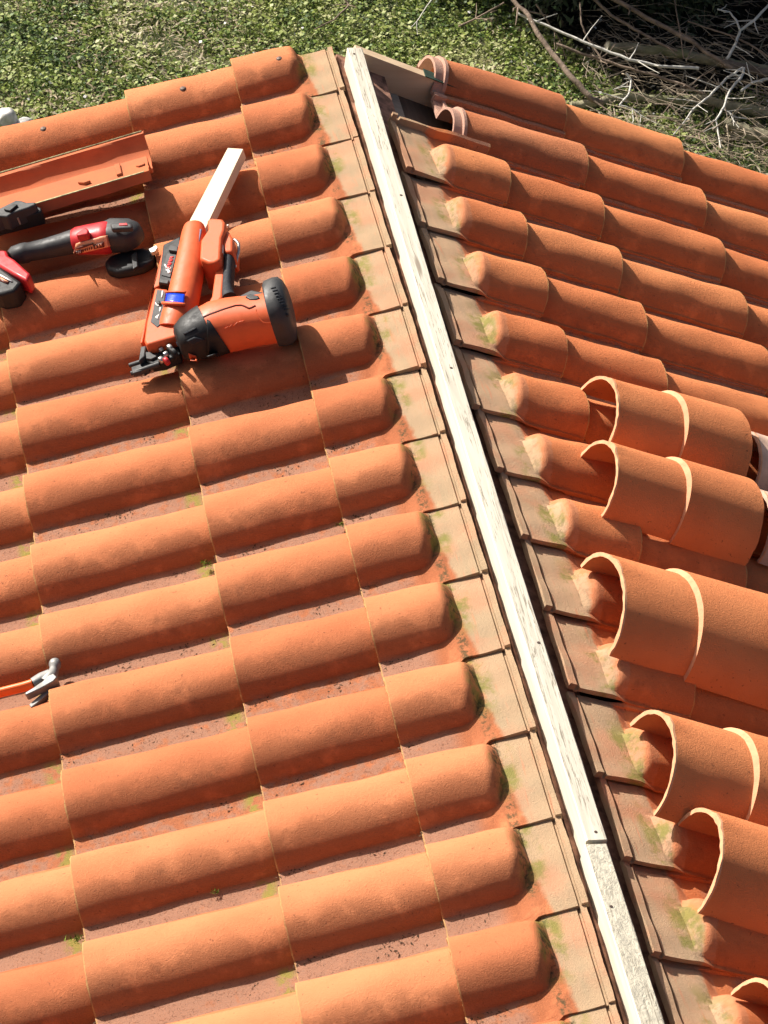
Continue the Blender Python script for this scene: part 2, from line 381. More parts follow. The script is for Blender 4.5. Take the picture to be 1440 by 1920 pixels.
# ------------------------------------------------------------------ house under the tiles
M['deckwood'] = wood('dark_roof_boards', (.075, .048, .032), (.12, .08, .055), (60., 4., 60.))
M['paleboard'] = wood('planed_pine', (.62, .44, .27), (.72, .54, .35), (4., 40., 50.), cracks=.1, dark=(.45, .25, .11), knots=True)
M['oldwood'] = wood('weathered_offcut', (.30, .26, .20), (.42, .37, .29), (4., 60., 60.))
M['render'] = plain('wall_render', (.55, .48, .38), .9)
M['claydust'] = plain('dusty_clay_bedding', (.36, .19, .13), .95, 0, .3, .5, 40)
M['felt'] = plain('green_black_felt', (.035, .06, .045), .8)
M['membrane'] = plain('dark_membrane', (.035, .022, .018), .9)
house = empty('house', (0, 0, ZG)); tag(house, 'house under the tiled roof, its gable board open beside the timber', 'house')
def hp(o): o.parent = house; o.matrix_parent_inverse = Matrix.Translation((0, 0, -ZG)); return o
hp(slab('roof_deck', -1, .03, 2.1, .02, 5.6, -.12, -.04, M['deckwood'])); hp(slab('roof_deck', 1, .09, 2.1, .02, 5.6, -.12, -.05, M['deckwood']))
hp(slab('underlay', -1, -.04, .06, .03, 5.6, -.10, -.034, M['membrane'])); hp(slab('underlay', 1, .00, .13, .03, 5.6, -.10, -.016, M['claydust']))
hp(slab('barge_board', 1, .03, .36, .030, .056, -.14, .024, M['paleboard'])); hp(slab('barge_board', 1, .362, 1.9, .030, .056, -.16, -.03, M['paleboard'])); hp(slab('barge_board', -1, .03, 1.9, .012, .038, -.14, -.016, M['paleboard']))
hp(slab('edge_membrane', 1, .222, .36, .026, .060, .0245, .027, M['felt']))
hp(slab('counter_batten', 1, .145, .185, .06, .42, -.10, -.048, M['oldwood']))
def wallbox(name, x0, x1, y0, y1, z0, z1):
    return hp(box_world(name, [(x0, y0, z1), (x1, y0, z1), (x1, y1, z1), (x0, y1, z1), (x0, y0, z0), (x1, y0, z0), (x1, y1, z0), (x0, y1, z0)], M['render']))
gv = [(-1.85, -.12, ZG), (1.85, -.12, ZG), (1.85, -.12, -.82), (0, -.12, -.125), (-1.85, -.12, -.82)]
gv2 = [(x, y - .2, z) for x, y, z in gv]
hp(link('gable_wall', mesh('gable_wall', gv + gv2, [(0, 1, 2, 3, 4)[::-1], (5, 6, 7, 8, 9), (0, 1, 6, 5), (1, 2, 7, 6), (2, 3, 8, 7), (3, 4, 9, 8), (4, 0, 5, 9)], M['render'], smooth=False)))
wallbox('side_wall', -1.85, -1.65, -5.4, -.33, ZG, -.85); wallbox('side_wall', 1.65, 1.85, -5.4, -.33, ZG, -.85)
# ------------------------------------------------------------------ ridge battens
def bat(name, mat, ctrl, zt, wd, ht, y0, y1, n, seed):
    rr = random.Random(seed); vs, fs = [], []
    for i in range(n + 1):
        y = y0 + (y1 - y0) * i / n
        xr = float(np.interp(-y, [c[0] for c in ctrl], [c[1] for c in ctrl]))
        j = [rr.uniform(-.0003, .0003) for _ in range(8)]
        for q, (x, z) in enumerate(((xr - wd, zt - .002), (xr - wd + .002, zt), (xr - .002, zt), (xr, zt - .002), (xr, zt - ht), (xr - wd, zt - ht))):
            vs.append((x + j[q] * .8, y, z + j[q]))
    for i in range(n):
        for q in range(6): fs.append((i * 6 + q, i * 6 + (q + 1) % 6, i * 6 + 6 + (q + 1) % 6, i * 6 + 6 + q))
    fs += [tuple(range(6))[::-1], tuple(range(n * 6, n * 6 + 6))]
    me = mesh(name, vs, fs, mat, angle=30); me.materials.append(M['batten_side']); me.polygons.foreach_set('material_index', [1 if (i < n * 6 and i % 6 in (0, 5, 4)) else 0 for i in range(len(me.polygons))])
    import bmesh
    b = bmesh.new(); b.from_mesh(me); bmesh.ops.recalc_face_normals(b, faces=b.faces); b.to_mesh(me); b.free()
    return link(name, me)
CT = [(-.1, .045), (.087, .0435), (.5, .0395), (1.0, .0368), (1.5, .0362), (2.0, .038), (2.5, .042), (3.0, .046), (5.6, .068)]
def battenmat(name, a, b, rough_top):
    N = NT(name, .8); v = N.obj; g = N.vec('MULTIPLY', v, (70., 3.5, 40.))
    n1 = N.noise(g, 1, 6, .65, .9); c = N.ramp(n1, (.32, a), (.68, b))
    n2 = N.noise(v, 9, 3)
    cr = N.math('MULTIPLY', N.step(N.noise(N.vec('MULTIPLY', v, (190., 9., 90.)), 1, 4, .7, 1.6), .54, .60), N.step(n2, .38, .52))
    c = N.mix(N.math('MULTIPLY', cr, .8), c, (.17, .14, .10))
    kn = N.n('ShaderNodeTexVoronoi'); N.L(N.vec('MULTIPLY', v, (22., 3.2, 6.)), kn.inputs['Vector']); kn.inputs['Scale'].default_value = 1
    c = N.mix(N.math('MULTIPLY', N.step(kn.outputs['Distance'], .17, .06), .85), c, (.20, .155, .11))
    h = n1
    if rough_top:
        h = N.noise(N.vec('MULTIPLY', v, (90., 55., 60.)), 1, 5, .7, 1.2)
        c = N.mix(N.math('MULTIPLY', N.step(h, .44, .62), .6), c, (.27, .25, .20))
    return N.out(c, N.bump(h, .9 if rough_top else .5, .004 if rough_top else .0025))
M['batten'] = battenmat('bleached_sawn_timber', (.44, .40, .32), (.60, .56, .46), False)
M['batten_side'] = wood('clean_sawn_side', (.60, .54, .42), (.74, .68, .55), (50., 3., 50.), cracks=.25, dark=(.5, .4, .27))
M['batten2'] = battenmat('rough_grey_timber', (.44, .40, .31), (.60, .55, .43), True)
tag(bat('ridge_batten', M['batten'], CT, .034, .038, .085, -.080, -2.607, 90, 1), 'long bleached timber standing on edge along the ridge from the gable', 'timber')
tag(bat('ridge_batten', M['batten2'], [(c[0], c[1] - .001) for c in CT], .030, .042, .085, -2.613, -5.6, 90, 2), 'rougher grey-topped timber continuing the ridge at the bottom', 'timber')
rb = [o for o in COL.objects if o.name.startswith('ridge_batten')]
for i, (x, y) in enumerate(((664, 101), (752, 366), (846, 690), (1010, 1205), (1117, 1560), (1146, 1700))):
    p = PG(x, y, .034 if i < 5 else .030); vs, fs = tube('n', [p - Vector((0, 0, .002)), p + Vector((0, 0, .0008))], [.0032, .003], None, seg=10)
    link('nail_head', mesh('nail_head', vs, fs, screw_m), rb[0] if i < 5 else rb[1])
# ragged membrane edge beside the timber
def ragged(name, side, lab):
    vs, fs = [], []; rr = random.Random(9 + side); n = 160; x = .5
    for i in range(n + 1):
        y = -.05 - i * 5.2 / n; x = max(0, min(1, x + rr.uniform(-.4, .4)))
        xr = float(np.interp(-y, [c[0] for c in CT], [c[1] for c in CT])) - .040
        for q, (dx, z) in enumerate(((.001, -.020 - .006 * x), (-.001 - .004 * x, -.028 - .004 * x), (-.002 - .004 * x, -.036), (.001, -.038))): vs.append((xr + dx, y, z))
    for i in range(n):
        for q in range(4): fs.append((i * 4 + q, i * 4 + (q + 1) % 4, i * 4 + 4 + (q + 1) % 4, i * 4 + 4 + q))
    o = link(name, mesh(name, vs, fs, M['splinter'], angle=30)); return tag(o, lab, 'packing strip')
M['splinter'] = wood('yellowed_pine', (.42, .31, .19), (.56, .43, .28), (60., 5., 40.))
ragged('packing_strip', -1, 'ragged yellowed wood strip tucked along the left foot of the ridge timber')
# ------------------------------------------------------------------ decals that follow a surface
from mathutils.bvhtree import BVHTree
def bvh(objs):
    vs, ps = [], []
    for o in objs:
        off = o.location + (o.parent.location if o.parent else Vector()); k = len(vs)
        vs += [v.co + off for v in o.data.vertices]; ps += [[i + k for i in p.vertices] for p in o.data.polygons]
    return BVHTree.FromPolygons(vs, ps)
def decal(parent, name, q, mat, tree, n=6, m=6, off=.0012, fall=None):
    "a thin raised patch laid on a surface, corners given as sight lines"
    O = parent.matrix_world.translation if parent.parent else parent.location; O = Vector(O); vs = []
    for i in range(n + 1):
        for j in range(m + 1):
            s, t = i / n, j / m
            x = (1 - s) * ((1 - t) * q[0][0] + t * q[1][0]) + s * ((1 - t) * q[3][0] + t * q[2][0])
            y = (1 - s) * ((1 - t) * q[0][1] + t * q[1][1]) + s * ((1 - t) * q[3][1] + t * q[2][1])
            d = ray(x, y).normalized(); h, nn, _, _ = tree.ray_cast(CAM_LOC, d)
            if h is None: h = PL(x, y, fall if fall else .12); nn = NRM(-1)
            if nn.dot(d) > 0: nn = -nn
            vs.append(h + nn * off - O)
    fs = [(i * (m + 1) + j, i * (m + 1) + j + 1, (i + 1) * (m + 1) + j + 1, (i + 1) * (m + 1) + j) for i in range(n) for j in range(m)]
    o = link(name, mesh(name, vs, fs, mat), parent)
    sm = o.modifiers.new('thickness', 'SOLIDIFY'); sm.thickness = off * .9; sm.offset = 0
    return o
def Z(ox, oy, sc, *pts): return [(ox + x / sc, oy + y / sc) for x, y in pts]
def thing(name, label, cat, loc, group=None): return tag(empty(name, loc), label, cat, group)
# ------------------------------------------------------------------ loose half-round ridge tiles
M['bare_lit_edge'] = plain('bare_clay_sunlit', (.66, .33, .18), .9, 0, .10, .4, 60)  # pale clay for bare rims, and the sun's highlight painted on the step
M['fresh_pale'] = plain('pale_clay_spigot', (.62, .42, .31), .9, 0, .12, .3, 30)
def ridge_cap(ln=.40, seed=1, pale=False):
    rr = random.Random(seed); vs, fs = [], []
    ss = [0, .004, .012, .05, .10, .150, .166, .184, .20, .26, .32, ln - .02, ln - .004, ln]; m = 28
    def rad(s): 
        r = .0 if s < .167 else .0075
        return r + .010 * s / ln
    n = len(ss)
    for inner in (0, 1):
        for i, s in enumerate(ss):
            for j in range(m + 1):
                t = math.pi * j / m; dr = rad(s) - (.0068 if inner else 0); e = rr.uniform(-.0006, .0006)
                tab = .004 if (not inner and s < .02 and abs(j - m * .42) < 1.6) else 0
                # the step between spigot and barrel fades out towards the feet
                fade = 1
                sx = s
                if .1665 < s < .19:
                    g_ = max(0, math.sin(min(math.pi, t * 1.18))) ** .8
                    sx = .166 + (.001 if s < .167 else .0090 * g_ ** 1.8 + .0003)
                    if s < .167: dr = dr
                if s > .19: pass
                vs.append((sx + (rr.uniform(-.0012, .0012) if s in (0, ln) else 0), math.cos(t) * (1 + dr / .095), math.sin(t) * (1 + dr / .095) + tab / .1 + e / .1))
    k = m + 1; o = n * k
    for i in range(n - 1):
        for j in range(m):
            a, b, c, d = i * k + j, i * k + j + 1, (i + 1) * k + j + 1, (i + 1) * k + j
            fs += [(a, b, c, d), (o + d, o + c, o + b, o + a)]
    for i in range(n - 1):
        a, d = i * k, (i + 1) * k; fs.append((a, d, o + d, o + a)); a, d = i * k + m, (i + 1) * k + m; fs.append((a, o + a, o + d, d))
    for j in range(m): fs.append((j, o + j, o + j + 1, j + 1)); a = (n - 1) * k + j; fs.append((a, a + 1, o + a + 1, o + a))
    return vs, fs
def place_cap(far, near, end, hgt, label, seed, ln=.40, wf=.062, mat='fresh', dip=0.):
    pf, pn, pe = PL(*far, wf, 1), PL(*near, wf, 1), PL(*end, wf, 1); o = (pf + pn) / 2; hw = (pf - pn).length / 2
    X = (pe - pn).normalized(); Zv = NRM(1); Y = Zv.cross(X).normalized(); Zv = X.cross(Y)
    vs, fs = ridge_cap(ln, seed)
    skew = (pf - pn).dot(X) / 2
    V = [X * (x + skew * y * 0) + Y * (y * hw) + Zv * (z * hgt - .0 - dip * x) for x, y, z in vs]
    me = mesh('ridge_tile', V, fs, M[mat], angle=25); me.materials.append(M['bare_lit_edge']); nr = 14 * 29; mi = []
    for p in me.polygons:
        vi = list(p.vertices); r_ = [v % nr // 29 for v in vi]
        mi.append(1 if (min(r_) == 6 and max(r_) == 7 and max(vi) < nr) or (max(r_) == 0 and mat == 'fresh') or (max(r_) <= 1 and max(vi) < nr) else 0)
    me.polygons.foreach_set('material_index', mi); ob = link('ridge_tile', me); ob.location = o
    return tag(ob, label, 'ridge tile', 'loose half-round ridge tiles on the right slope')
place_cap((1080, 731), (1138, 851), (1405, 930), .098, 'loose half-round ridge tile lying farthest up the right slope, its pale rim open', 1, ln=.335)
place_cap((1076, 852), (1137, 975), (1423, 1064), .100, 'loose half-round ridge tile overlapping the near side of the farthest loose one', 2, ln=.35)
place_cap((1096, 1062), (1133, 1227), (1440, 1318), .100, 'loose half-round ridge tile lying alone in the middle of the loose row', 3, ln=.42)
place_cap((1171, 1354), (1238, 1533), (1556, 1630), .105, 'loose half-round ridge tile nearly touching the bigger one in front of it', 4, ln=.42)
place_cap((1243, 1537), (1336, 1718), (1660, 1822), .108, 'loose half-round ridge tile, fifth down the row, with a widely open dark mouth', 5, ln=.42)
place_cap((1339, 1856), (1437, 2045), (1760, 2150), .110, 'loose half-round ridge tile cut by the bottom right corner of the picture', 6, ln=.42)
place_cap((1350, 826), (1410, 938), (1668, 1020), .088, 'pale-ended ridge tile tucked behind the lower end of the farthest loose one', 7, mat='fresh_pale', wf=.055)
place_cap((1368, 934), (1426, 1057), (1696, 1141), .088, 'pale-ended ridge tile tucked behind the lower end of the second loose one', 8, mat='fresh_pale', wf=.055)
# ------------------------------------------------------------------ upturned tile with the battery on it
w0 = .128
pr = (PL(262, 226, w0) + PL(291, 348, w0)) / 2
xax = (PL(262, 226, w0) - PL(0, 303, w0)); xax = (xax - NRM(-1) * xax.dot(NRM(-1))).normalized()     # towards the ridge
zax = Matrix.Rotation(R(-8), 3, xax) @ -NRM(-1); yax = zax.cross(xax)
mt = Matrix((xax, yax, zax)).transposed().to_4x4(); mt.translation = pr - yax * (-PW / 2)
M['upturned'] = plain('dull_red_tile_underside', (.46, .135, .060), .9, 0, .10, .4, 14)
ut = link('terracotta_tile', tile_mesh('terracotta_tile', 'field', M['upturned'], 55, up=.012)); ut.matrix_world = mt
tag(ut, 'upturned tile lying hollow side up on the left slope with a battery on it', 'tile')
M['lichen'] = plain('lichen_crust', (.42, .40, .22), .95, 0, .25, .8, 90)
# casting marks and lichen on its edge
def loc_part(name, q, mat, z0, z1):
    vs = [(x, -t, z) for z in (z0, z1) for x, t in q]; n = len(q)
    fs = [tuple(range(n)), tuple(range(2 * n - 1, n - 1, -1))] + [(i, n + i, n + (i + 1) % n, (i + 1) % n) for i in range(n)]
    me = mesh(name, vs, fs, mat, angle=30)
    import bmesh
    b = bmesh.new(); b.from_mesh(me); bmesh.ops.recalc_face_normals(b, faces=b.faces); b.to_mesh(me); b.free()
    return add_bevel(link(name, me, ut), .002)
loc_part('cast_rib', [(-.062, .014), (-.075, .014), (-.077, .066), (-.064, .066)], M['upturned'], -.0185, -.0115)
loc_part('cast_lug', [(-.008, .03), (-.022, .028), (-.030, .036), (-.020, .040), (-.008, .040)], M['upturned'], -.016, -.0115)
loc_part('cast_lug', [(-.135, .020), (-.150, .018), (-.166, .032), (-.150, .030), (-.140, .027)], M['upturned'], -.020, -.0115)
loc_part('lichen_edge', [(-.005, .2185), (-.41, .2185), (-.41, .2228), (-.30, .2224), (-.2, .2230), (-.1, .2223), (-.005, .2228)], M['lichen'], -.0035, .002)
loc_part('lichen_edge', [(-.012, -.0006), (-.40, -.0006), (-.40, .004), (-.3, .0034), (-.2, .0045), (-.1, .0036), (-.012, .004)], M['lichen'], -.0135, -.0110)
M['plastic_grey'] = plain('grey_black_plastic', (.042, .042, .043), .55)
M['plastic_black'] = plain('black_plastic', (.013, .013, .014), .55)
M['plastic_orange'] = plain('orange_red_plastic', (.60, .11, .035), .5, 0, .05, .05)
M['plastic_red'] = plain('red_plastic', (.45, .025, .03), .38, 0, .06, .05)
M['metal'] = plain('worn_steel', (.52, .51, .48), .38, .85)
M['metal_dull'] = plain('forged_steel', (.24, .235, .225), .62, .5)
M['white_mark'] = plain('white_print', (.75, .73, .70), .5)
M['red_mark'] = plain('red_print', (.70, .06, .06), .5)
M['blue'] = plain('blue_lens', (.01, .06, .62), .25)
M['violet'] = plain('violet_grey_plastic', (.20, .17, .25), .35)
M['peach'] = plain('sun_bleached_label', (.80, .36, .20), .5, 0, .04)
M['brownmark'] = plain('brown_print', (.14, .03, .02), .5)
M['rubber'] = plain('ribbed_rubber', (.02, .022, .028), .7, 0, .2, .6, 120)
bt = thing('tool_battery', 'grey slide-on battery pack resting on the upturned tile', 'battery', PL(30, 400, .125))
zb = lambda *p: Z(0, 360, 16, *p)
bd = extr(bt, 'shell', zb((-500, 560), (-100, 520), (480, 232), (640, 250), (800, 305), (1070, 290), (1060, 380), (840, 470), (560, 560), (350, 640), (200, 740), (0, 720), (-500, 900)), .135, .176, M['plastic_grey'], bev=.004)
extr(bt, 'base', zb((-500, 700), (0, 500), (420, 300), (1010, 380), (1230, 470), (1240, 600), (480, 800), (0, 920), (-500, 1080)), .120, .156, M['plastic_black'], bev=.003)
extr(bt, 'latch_button', zb((100, 490), (400, 330), (530, 370), (300, 560), (130, 520)), .172, .182, M['plastic_black'], bev=.002)
extr(bt, 'contact', zb((360, 680), (480, 670), (560, 740), (540, 780), (440, 760)), .14, .160, M['metal'], bev=.001)
# ------------------------------------------------------------------ framing nailer
g = lambda *p: Z(220, 260, 3.7895, *p)
def gp(x, y): return g((x, y))[0]
nl = thing('nail_gun', 'orange and black cordless framing nailer lying on its side across the tiles', 'nail gun', PL(400, 560, .06))
OR, BK, GY = M['plastic_orange'], M['plastic_black'], M['plastic_grey']
tubeo = loft(nl, 'magazine_tube', [(*gp(x, y), w, r, r) for x, y, w, r in ((548, 640, .125, .024), (545, 690, .125, .028), (525, 850, .122, .032), (497, 1000, .12, .034), (466, 1150, .118, .035), (432, 1270, .115, .036), (400, 1370, .105, .034))], OR, sq=2.2)
panel = extr(nl, 'battery_holder', g((265, 1055), (350, 1065), (375, 1095), (480, 1180), (520, 1250), (470, 1330), (435, 1400), (205, 1465), (188, 1430), (205, 1300)), .065, .128, OR, bev=.006)
extr(nl, 'side_rail', g((322, 780), (345, 785), (300, 1045), (262, 1060), (180, 1450), (160, 1450), (255, 1040)), .06, .105, OR, bev=.003)
batt = extr(nl, 'battery', g((325, 750), (452, 688), (450, 790), (400, 1040), (290, 1028)), .070, .122, BK, bev=.004)
lb = extr(nl, 'battery_label', g((352, 812), (422, 822), (376, 985), (312, 968)), .122, .1245, GY, bev=.001)
extr(nl, 'latch', g((372, 752), (432, 765), (428, 800), (362, 790)), .122, .133, GY, bev=.002)
extr(nl, 'latch', g((300, 990), (368, 1003), (358, 1030), (294, 1018)), .122, .130, GY, bev=.002)
t1 = bvh([panel]); t2 = bvh([tubeo]); t3 = bvh([lb])
# printed marks: red lettering running up the label and a white bird-like emblem
for i in range(7):
    x0, y0 = 392 - i * 4.6, 838 + i * 13.5
    q = g((x0 - 17, y0 + 1), (x0 + 9, y0 + 6), (x0 + 7, y0 + 15), (x0 - 19, y0 + 10)) if i % 2 else g((x0 - 17, y0 + 4), (x0 + 9, y0), (x0 + 7, y0 + 9), (x0 - 19, y0 + 12))
    decal(nl, 'red_letter', q, M['red_mark'], t3, 1, 1, .0008, .125)
for q in (((332, 893), (342, 893), (360, 925), (350, 930)), ((346, 920), (384, 915), (378, 935), (345, 942)), ((352, 930), (368, 930), (384, 952), (360, 962))):
    decal(nl, 'white_emblem', g(*q), M['white_mark'], t3, 1, 1, .0008, .125)
cp = extr(nl, 'control_panel', g((282, 1072), (346, 1078), (328, 1190), (302, 1322), (282, 1338), (236, 1300)), .128, .130, GY, bev=.001); t4 = bvh([cp])
for q in (((318, 1083), (328, 1084), (321, 1132), (311, 1130)), ((302, 1199), (312, 1200), (306, 1232), (297, 1230)), ((268, 1270), (298, 1248), (290, 1272), (294, 1288)), ((268, 1165), (274, 1165), (288, 1190), (278, 1190)), ((278, 1184), (308, 1178), (306, 1188), (288, 1194))):
    decal(nl, 'white_symbol', g(*q), M['white_mark'], t4, 1, 1, .0008, .131)
extr(nl, 'selector_knob', g((286, 1148), (302, 1150), (306, 1168), (296, 1176), (284, 1166)), .130, .136, BK, bev=.002)
decal(nl, 'blue_window', g((362, 1108), (478, 1116), (472, 1186), (350, 1170)), M['blue'], t2, 5, 9, .004, .14)
decal(nl, 'window_frame', g((348, 1098), (486, 1104), (482, 1110), (344, 1106)), OR, t2, 2, 9, .006, .14)
decal(nl, 'window_frame', g((338, 1172), (476, 1186), (474, 1200), (336, 1188)), OR, t2, 2, 9, .006, .14)
extr(nl, 'tube_fin', g((472, 608), (500, 614), (518, 660), (560, 740), (520, 775), (448, 765), (455, 690)), .09, .142, OR, bev=.003)
extr(nl, 'nail_follower', g((528, 622), (600, 640), (580, 742), (524, 735)), .11, .146, M['violet'], bev=.002)
head = extr(nl, 'head', g((632, 565), (670, 550), (752, 557), (770, 582), (768, 640), (745, 700), (735, 870), (690, 893), (640, 893), (575, 862), (585, 720), (640, 640)), .065, .152, OR, bev=.010, top=.93)
extr(nl, 'trigger_guard', g((745, 645), (790, 655), (822, 705), (820, 800), (765, 805), (705, 720), (712, 640)), .075, .138, OR, bev=.006)
extr(nl, 'trigger', g((738, 728), (754, 760), (752, 812), (720, 812)), .12, .142, M['metal'], bev=.001)
tube_obj('hook', [PL(*gp(x, y), w) - nl.location for x, y, w in ((800, 715, .12), (840, 722, .12), (862, 748, .118), (862, 800, .11), (848, 860, .10), (835, 915, .095))], [.0035] * 6, M['metal'], nl)
for p in ((783, 622),): loft(nl, 'screw', [(*gp(*p), .13, .004, .004), (*gp(p[0] + 8, p[1] - 2), .13, .004, .004)], M['metal'], seg=10)
extr(nl, 'handle', g((706, 868), (768, 860), (768, 900), (748, 1125), (690, 1192), (640, 1168), (668, 1120), (690, 960)), .080, .128, OR, bev=.006)
gr = loft(nl, 'grip', [(*gp(x, y), .112, r, .020) for x, y, r in ((795, 800, .012), (798, 850, .012), (793, 950, .011), (786, 1060, .011), (790, 1120, .014), (800, 1145, .016))], M['rubber'], sq=2.6)
ST = ((462, 1452, .036), (520, 1420, .0435), (600, 1382, .050), (700, 1345, .0555), (800, 1322, .0555), (900, 1305, .054), (1000, 1288, .053), (1100, 1272, .053), (1150, 1262, .053))
hs = loft(nl, 'motor_housing', [(*gp(x, y), .128, r, r * .98) for x, y, r in ST], OR, seg=36, sq=2.35)
t5 = bvh([hs])
# black front guard with a slanting edge, on the housing
vsg = [(430, 1400), (545, 1320), (640, 1355), (770, 1500), (820, 1590)]
fg = loft(nl, 'front_guard', [(*gp(x, y), .127, r, r) for x, y, r in ((434, 1464, .027), (444, 1460, .033), (468, 1450, .039), (520, 1421, .0465), (600, 1383, .053), (640, 1367, .0555))], BK, seg=32, sq=2.4)
decal(nl, 'front_guard_skirt', g((640, 1290), (660, 1296), (800, 1506), (640, 1560)), BK, t5, 10, 8, .0035, .13)
t6 = bvh([fg])
decal(nl, 'guard_window', g((492, 1435), (545, 1408), (622, 1425), (530, 1470)), M['rubber'], t6, 4, 6, .0015, .15)
decal(nl, 'guard_slot', g((468, 1382), (560, 1340), (564, 1350), (474, 1394)), M['rubber'], t6, 4, 6, .0012, .15)
decal(nl, 'guard_inset', g((505, 1520), (560, 1540), (570, 1585), (520, 1580)), OR, t6, 4, 6, .002, .12)
sm = [(470, 1332), (560, 1290), (660, 1245), (760, 1210), (840, 1186), (880, 1184), (905, 1192), (935, 1206), (955, 1200), (982, 1186)]
pp = []
for x, y in sm:
    h, nn, _, _ = t5.ray_cast(CAM_LOC, ray(*gp(x, y)).normalized()); h = h if h else PL(*gp(x, y), .17); pp.append(h - nl.location)
tube_obj('housing_seam', pp, [.0022] * len(pp), M['brownmark'], nl, seg=6)
pp = []
for x, y in ((985, 1215), (1000, 1270), (1040, 1308), (1120, 1305)):
    h, nn, _, _ = t5.ray_cast(CAM_LOC, ray(*gp(x, y)).normalized()); h = h if h else PL(*gp(x, y), .16); pp.append(h - nl.location)
tube_obj('housing_seam', pp, [.0014] * len(pp), OR, nl, seg=6)
for q in (((765, 1345), (790, 1330), (793, 1336), (768, 1350)), ((795, 1335), (815, 1318), (818, 1324), (798, 1341)), ((825, 1325), (860, 1300), (863, 1306), (828, 1331)), ((862, 1302), (905, 1290), (907, 1297), (864, 1308))):
    decal(nl, 'embossed_letter', g(*q), OR, t5, 2, 3, .0022, .15)
rc = loft(nl, 'rear_cap', [(*gp(x, y), .128, r, r) for x, y, r in ((1085, 1246, .060), (1096, 1243, .067), (1150, 1230, .0700), (1190, 1222, .069), (1222, 1214, .061), (1238, 1210, .045), (1243, 1209, .02))], GY, seg=36, sq=2.4)
t7 = bvh([rc])
for i in range(9):
    x, y = 1098 + i * 11.5, 1062 + i * 19
    decal(nl, 'vent_slot', g((x - 8, y), (x + 26, y - 8), (x + 28, y - 2), (x - 6, y + 6)), M['rubber'], t7, 1, 4, .0012, .15)
decal(nl, 'screw_hole', g((1198, 1240), (1216, 1244), (1214, 1266), (1198, 1264)), M['rubber'], t7, 2, 2, .0012, .15)
extr(nl, 'air_filter_cover', g((850, 1118), (905, 1090), (950, 1066), (1040, 1085), (1092, 1195), (960, 1172), (835, 1140)), .13, .175, GY, bev=.005, top=.95)
extr(nl, 'filter_lever', g((905, 1122), (940, 1100), (1000, 1112), (1015, 1132), (985, 1142), (940, 1142)), .172, .182, BK, bev=.003)
extr(nl, 'nose', g((175, 1480), (430, 1402), (448, 1530), (330, 1585), (240, 1600), (170, 1550)), .074, .100, BK, bev=.004)
extr(nl, 'nose_side', g((165, 1475), (205, 1468), (195, 1545), (150, 1580)), .06, .108, GY, bev=.003)
for a, b in (((88, 1612), (290, 1548)), ((100, 1668), (300, 1600)), ((215, 1585), (330, 1545))):
    tube_obj('nose_bar', [PL(*gp(*a), .085) - nl.location, PL(*gp(*b), .095) - nl.location], [.0055, .0065], GY, nl)
extr(nl, 'contact_tip', g((98, 1622), (205, 1586), (232, 1600), (222, 1632), (108, 1668)), .080, .092, GY, bev=.002)
extr(nl, 'depth_plate', g((200, 1515), (240, 1515), (280, 1545), (240, 1565), (205, 1560)), .10, .106, GY, bev=.001)
for x, y, r, m in ((375, 1492, .013, 'metal'), (432, 1450, .008, 'white_mark'), (440, 1400, .008, 'white_mark'), (345, 1532, .008, 'metal'), (312, 1572, .010, 'metal'), (405, 1530, .017, 'plastic_black'), (310, 1498, .006, 'metal'), (350, 1582, .012, 'plastic_red')):
    a = gp(x - 12, y + 8); b = gp(x + 12, y - 8)
    loft(nl, 'pivot', [(*a, .108, r * .7, r * .7), (*gp(x - 9, y + 6), .108, r * .8, r * .8), (*gp(x + 9, y - 6), .108, r * .8, r * .8), (*b, .108, r * .7, r * .7)], M[m], seg=14)
# ------------------------------------------------------------------ wooden offcut behind it
M['fresh_pine'] = wood('fresh_cut_pine', (.62, .50, .34), (.72, .61, .44), (4., 40., 60.), cracks=.12, dark=(.4, .28, .16))
q = [(427, 277), (456, 279), (381, 437), (350, 424)]
wo = PL(400, 360, .075); of = empty('wood_offcut', wo)
ob = extr(of, 'block', q, .076, .103, M['fresh_pine'], bev=.0012, O=wo); ob.parent = None; ob.location = wo; bpy.data.objects.remove(of); ob.name = 'wood_offcut'
tag(ob, 'pale square-sawn wood offcut leaning between the nailer and the tiles', 'wood offcut')
# ------------------------------------------------------------------ multi-tool / grinder
h = lambda *p: Z(0, 220, 4.8, *p)
def hp1(x, y): return h((x, y))[0]
gd = thing('angle_grinder', 'red and black cordless angle grinder lying below the upturned tile', 'angle grinder', PL(150, 470, .06))
loft(gd, 'body', [(*hp1(x, y), .105, r, r) for x, y, r in ((100, 1262, .016), (130, 1245, .021), (200, 1225, .0225), (245, 1215, .0225), (258, 1212, .0205), (400, 1184, .022), (560, 1145, .0245), (700, 1108, .027))], M['plastic_grey'], seg=24, sq=2.3)
cl = loft(gd, 'collar', [(*hp1(x, y), .108, r, r * .95) for x, y, r in ((660, 1118, .026), (690, 1112, .030), (800, 1100, .033), (930, 1088, .036), (990, 1082, .036), (1010, 1080, .032))], M['plastic_red'], seg=24, sq=2.5)
t8 = bvh([cl])
lp = decal(gd, 'side_label', h((690, 1132), (982, 1058), (1002, 1150), (668, 1222)), M['peach'], t8, 8, 8, .004, .12)
for q in (((672, 1188), (745, 1178), (748, 1196), (690, 1212)), ((850, 1140), (942, 1114), (946, 1148), (856, 1166)), ((690, 1160), (850, 1124), (852, 1134), (690, 1172))):
    decal(gd, 'label_band', h(*q), M['brownmark'], t8, 3, 4, .0062, .12)
for i in range(5):
    x, y = 752 + i * 19, 1172 - i * 5.2
    decal(gd, 'label_letter', h((x, y), (x + 6, y - 2), (x + 9, y + 17), (x + 3, y + 19)), M['brownmark'], t8, 1, 1, .0062, .12)
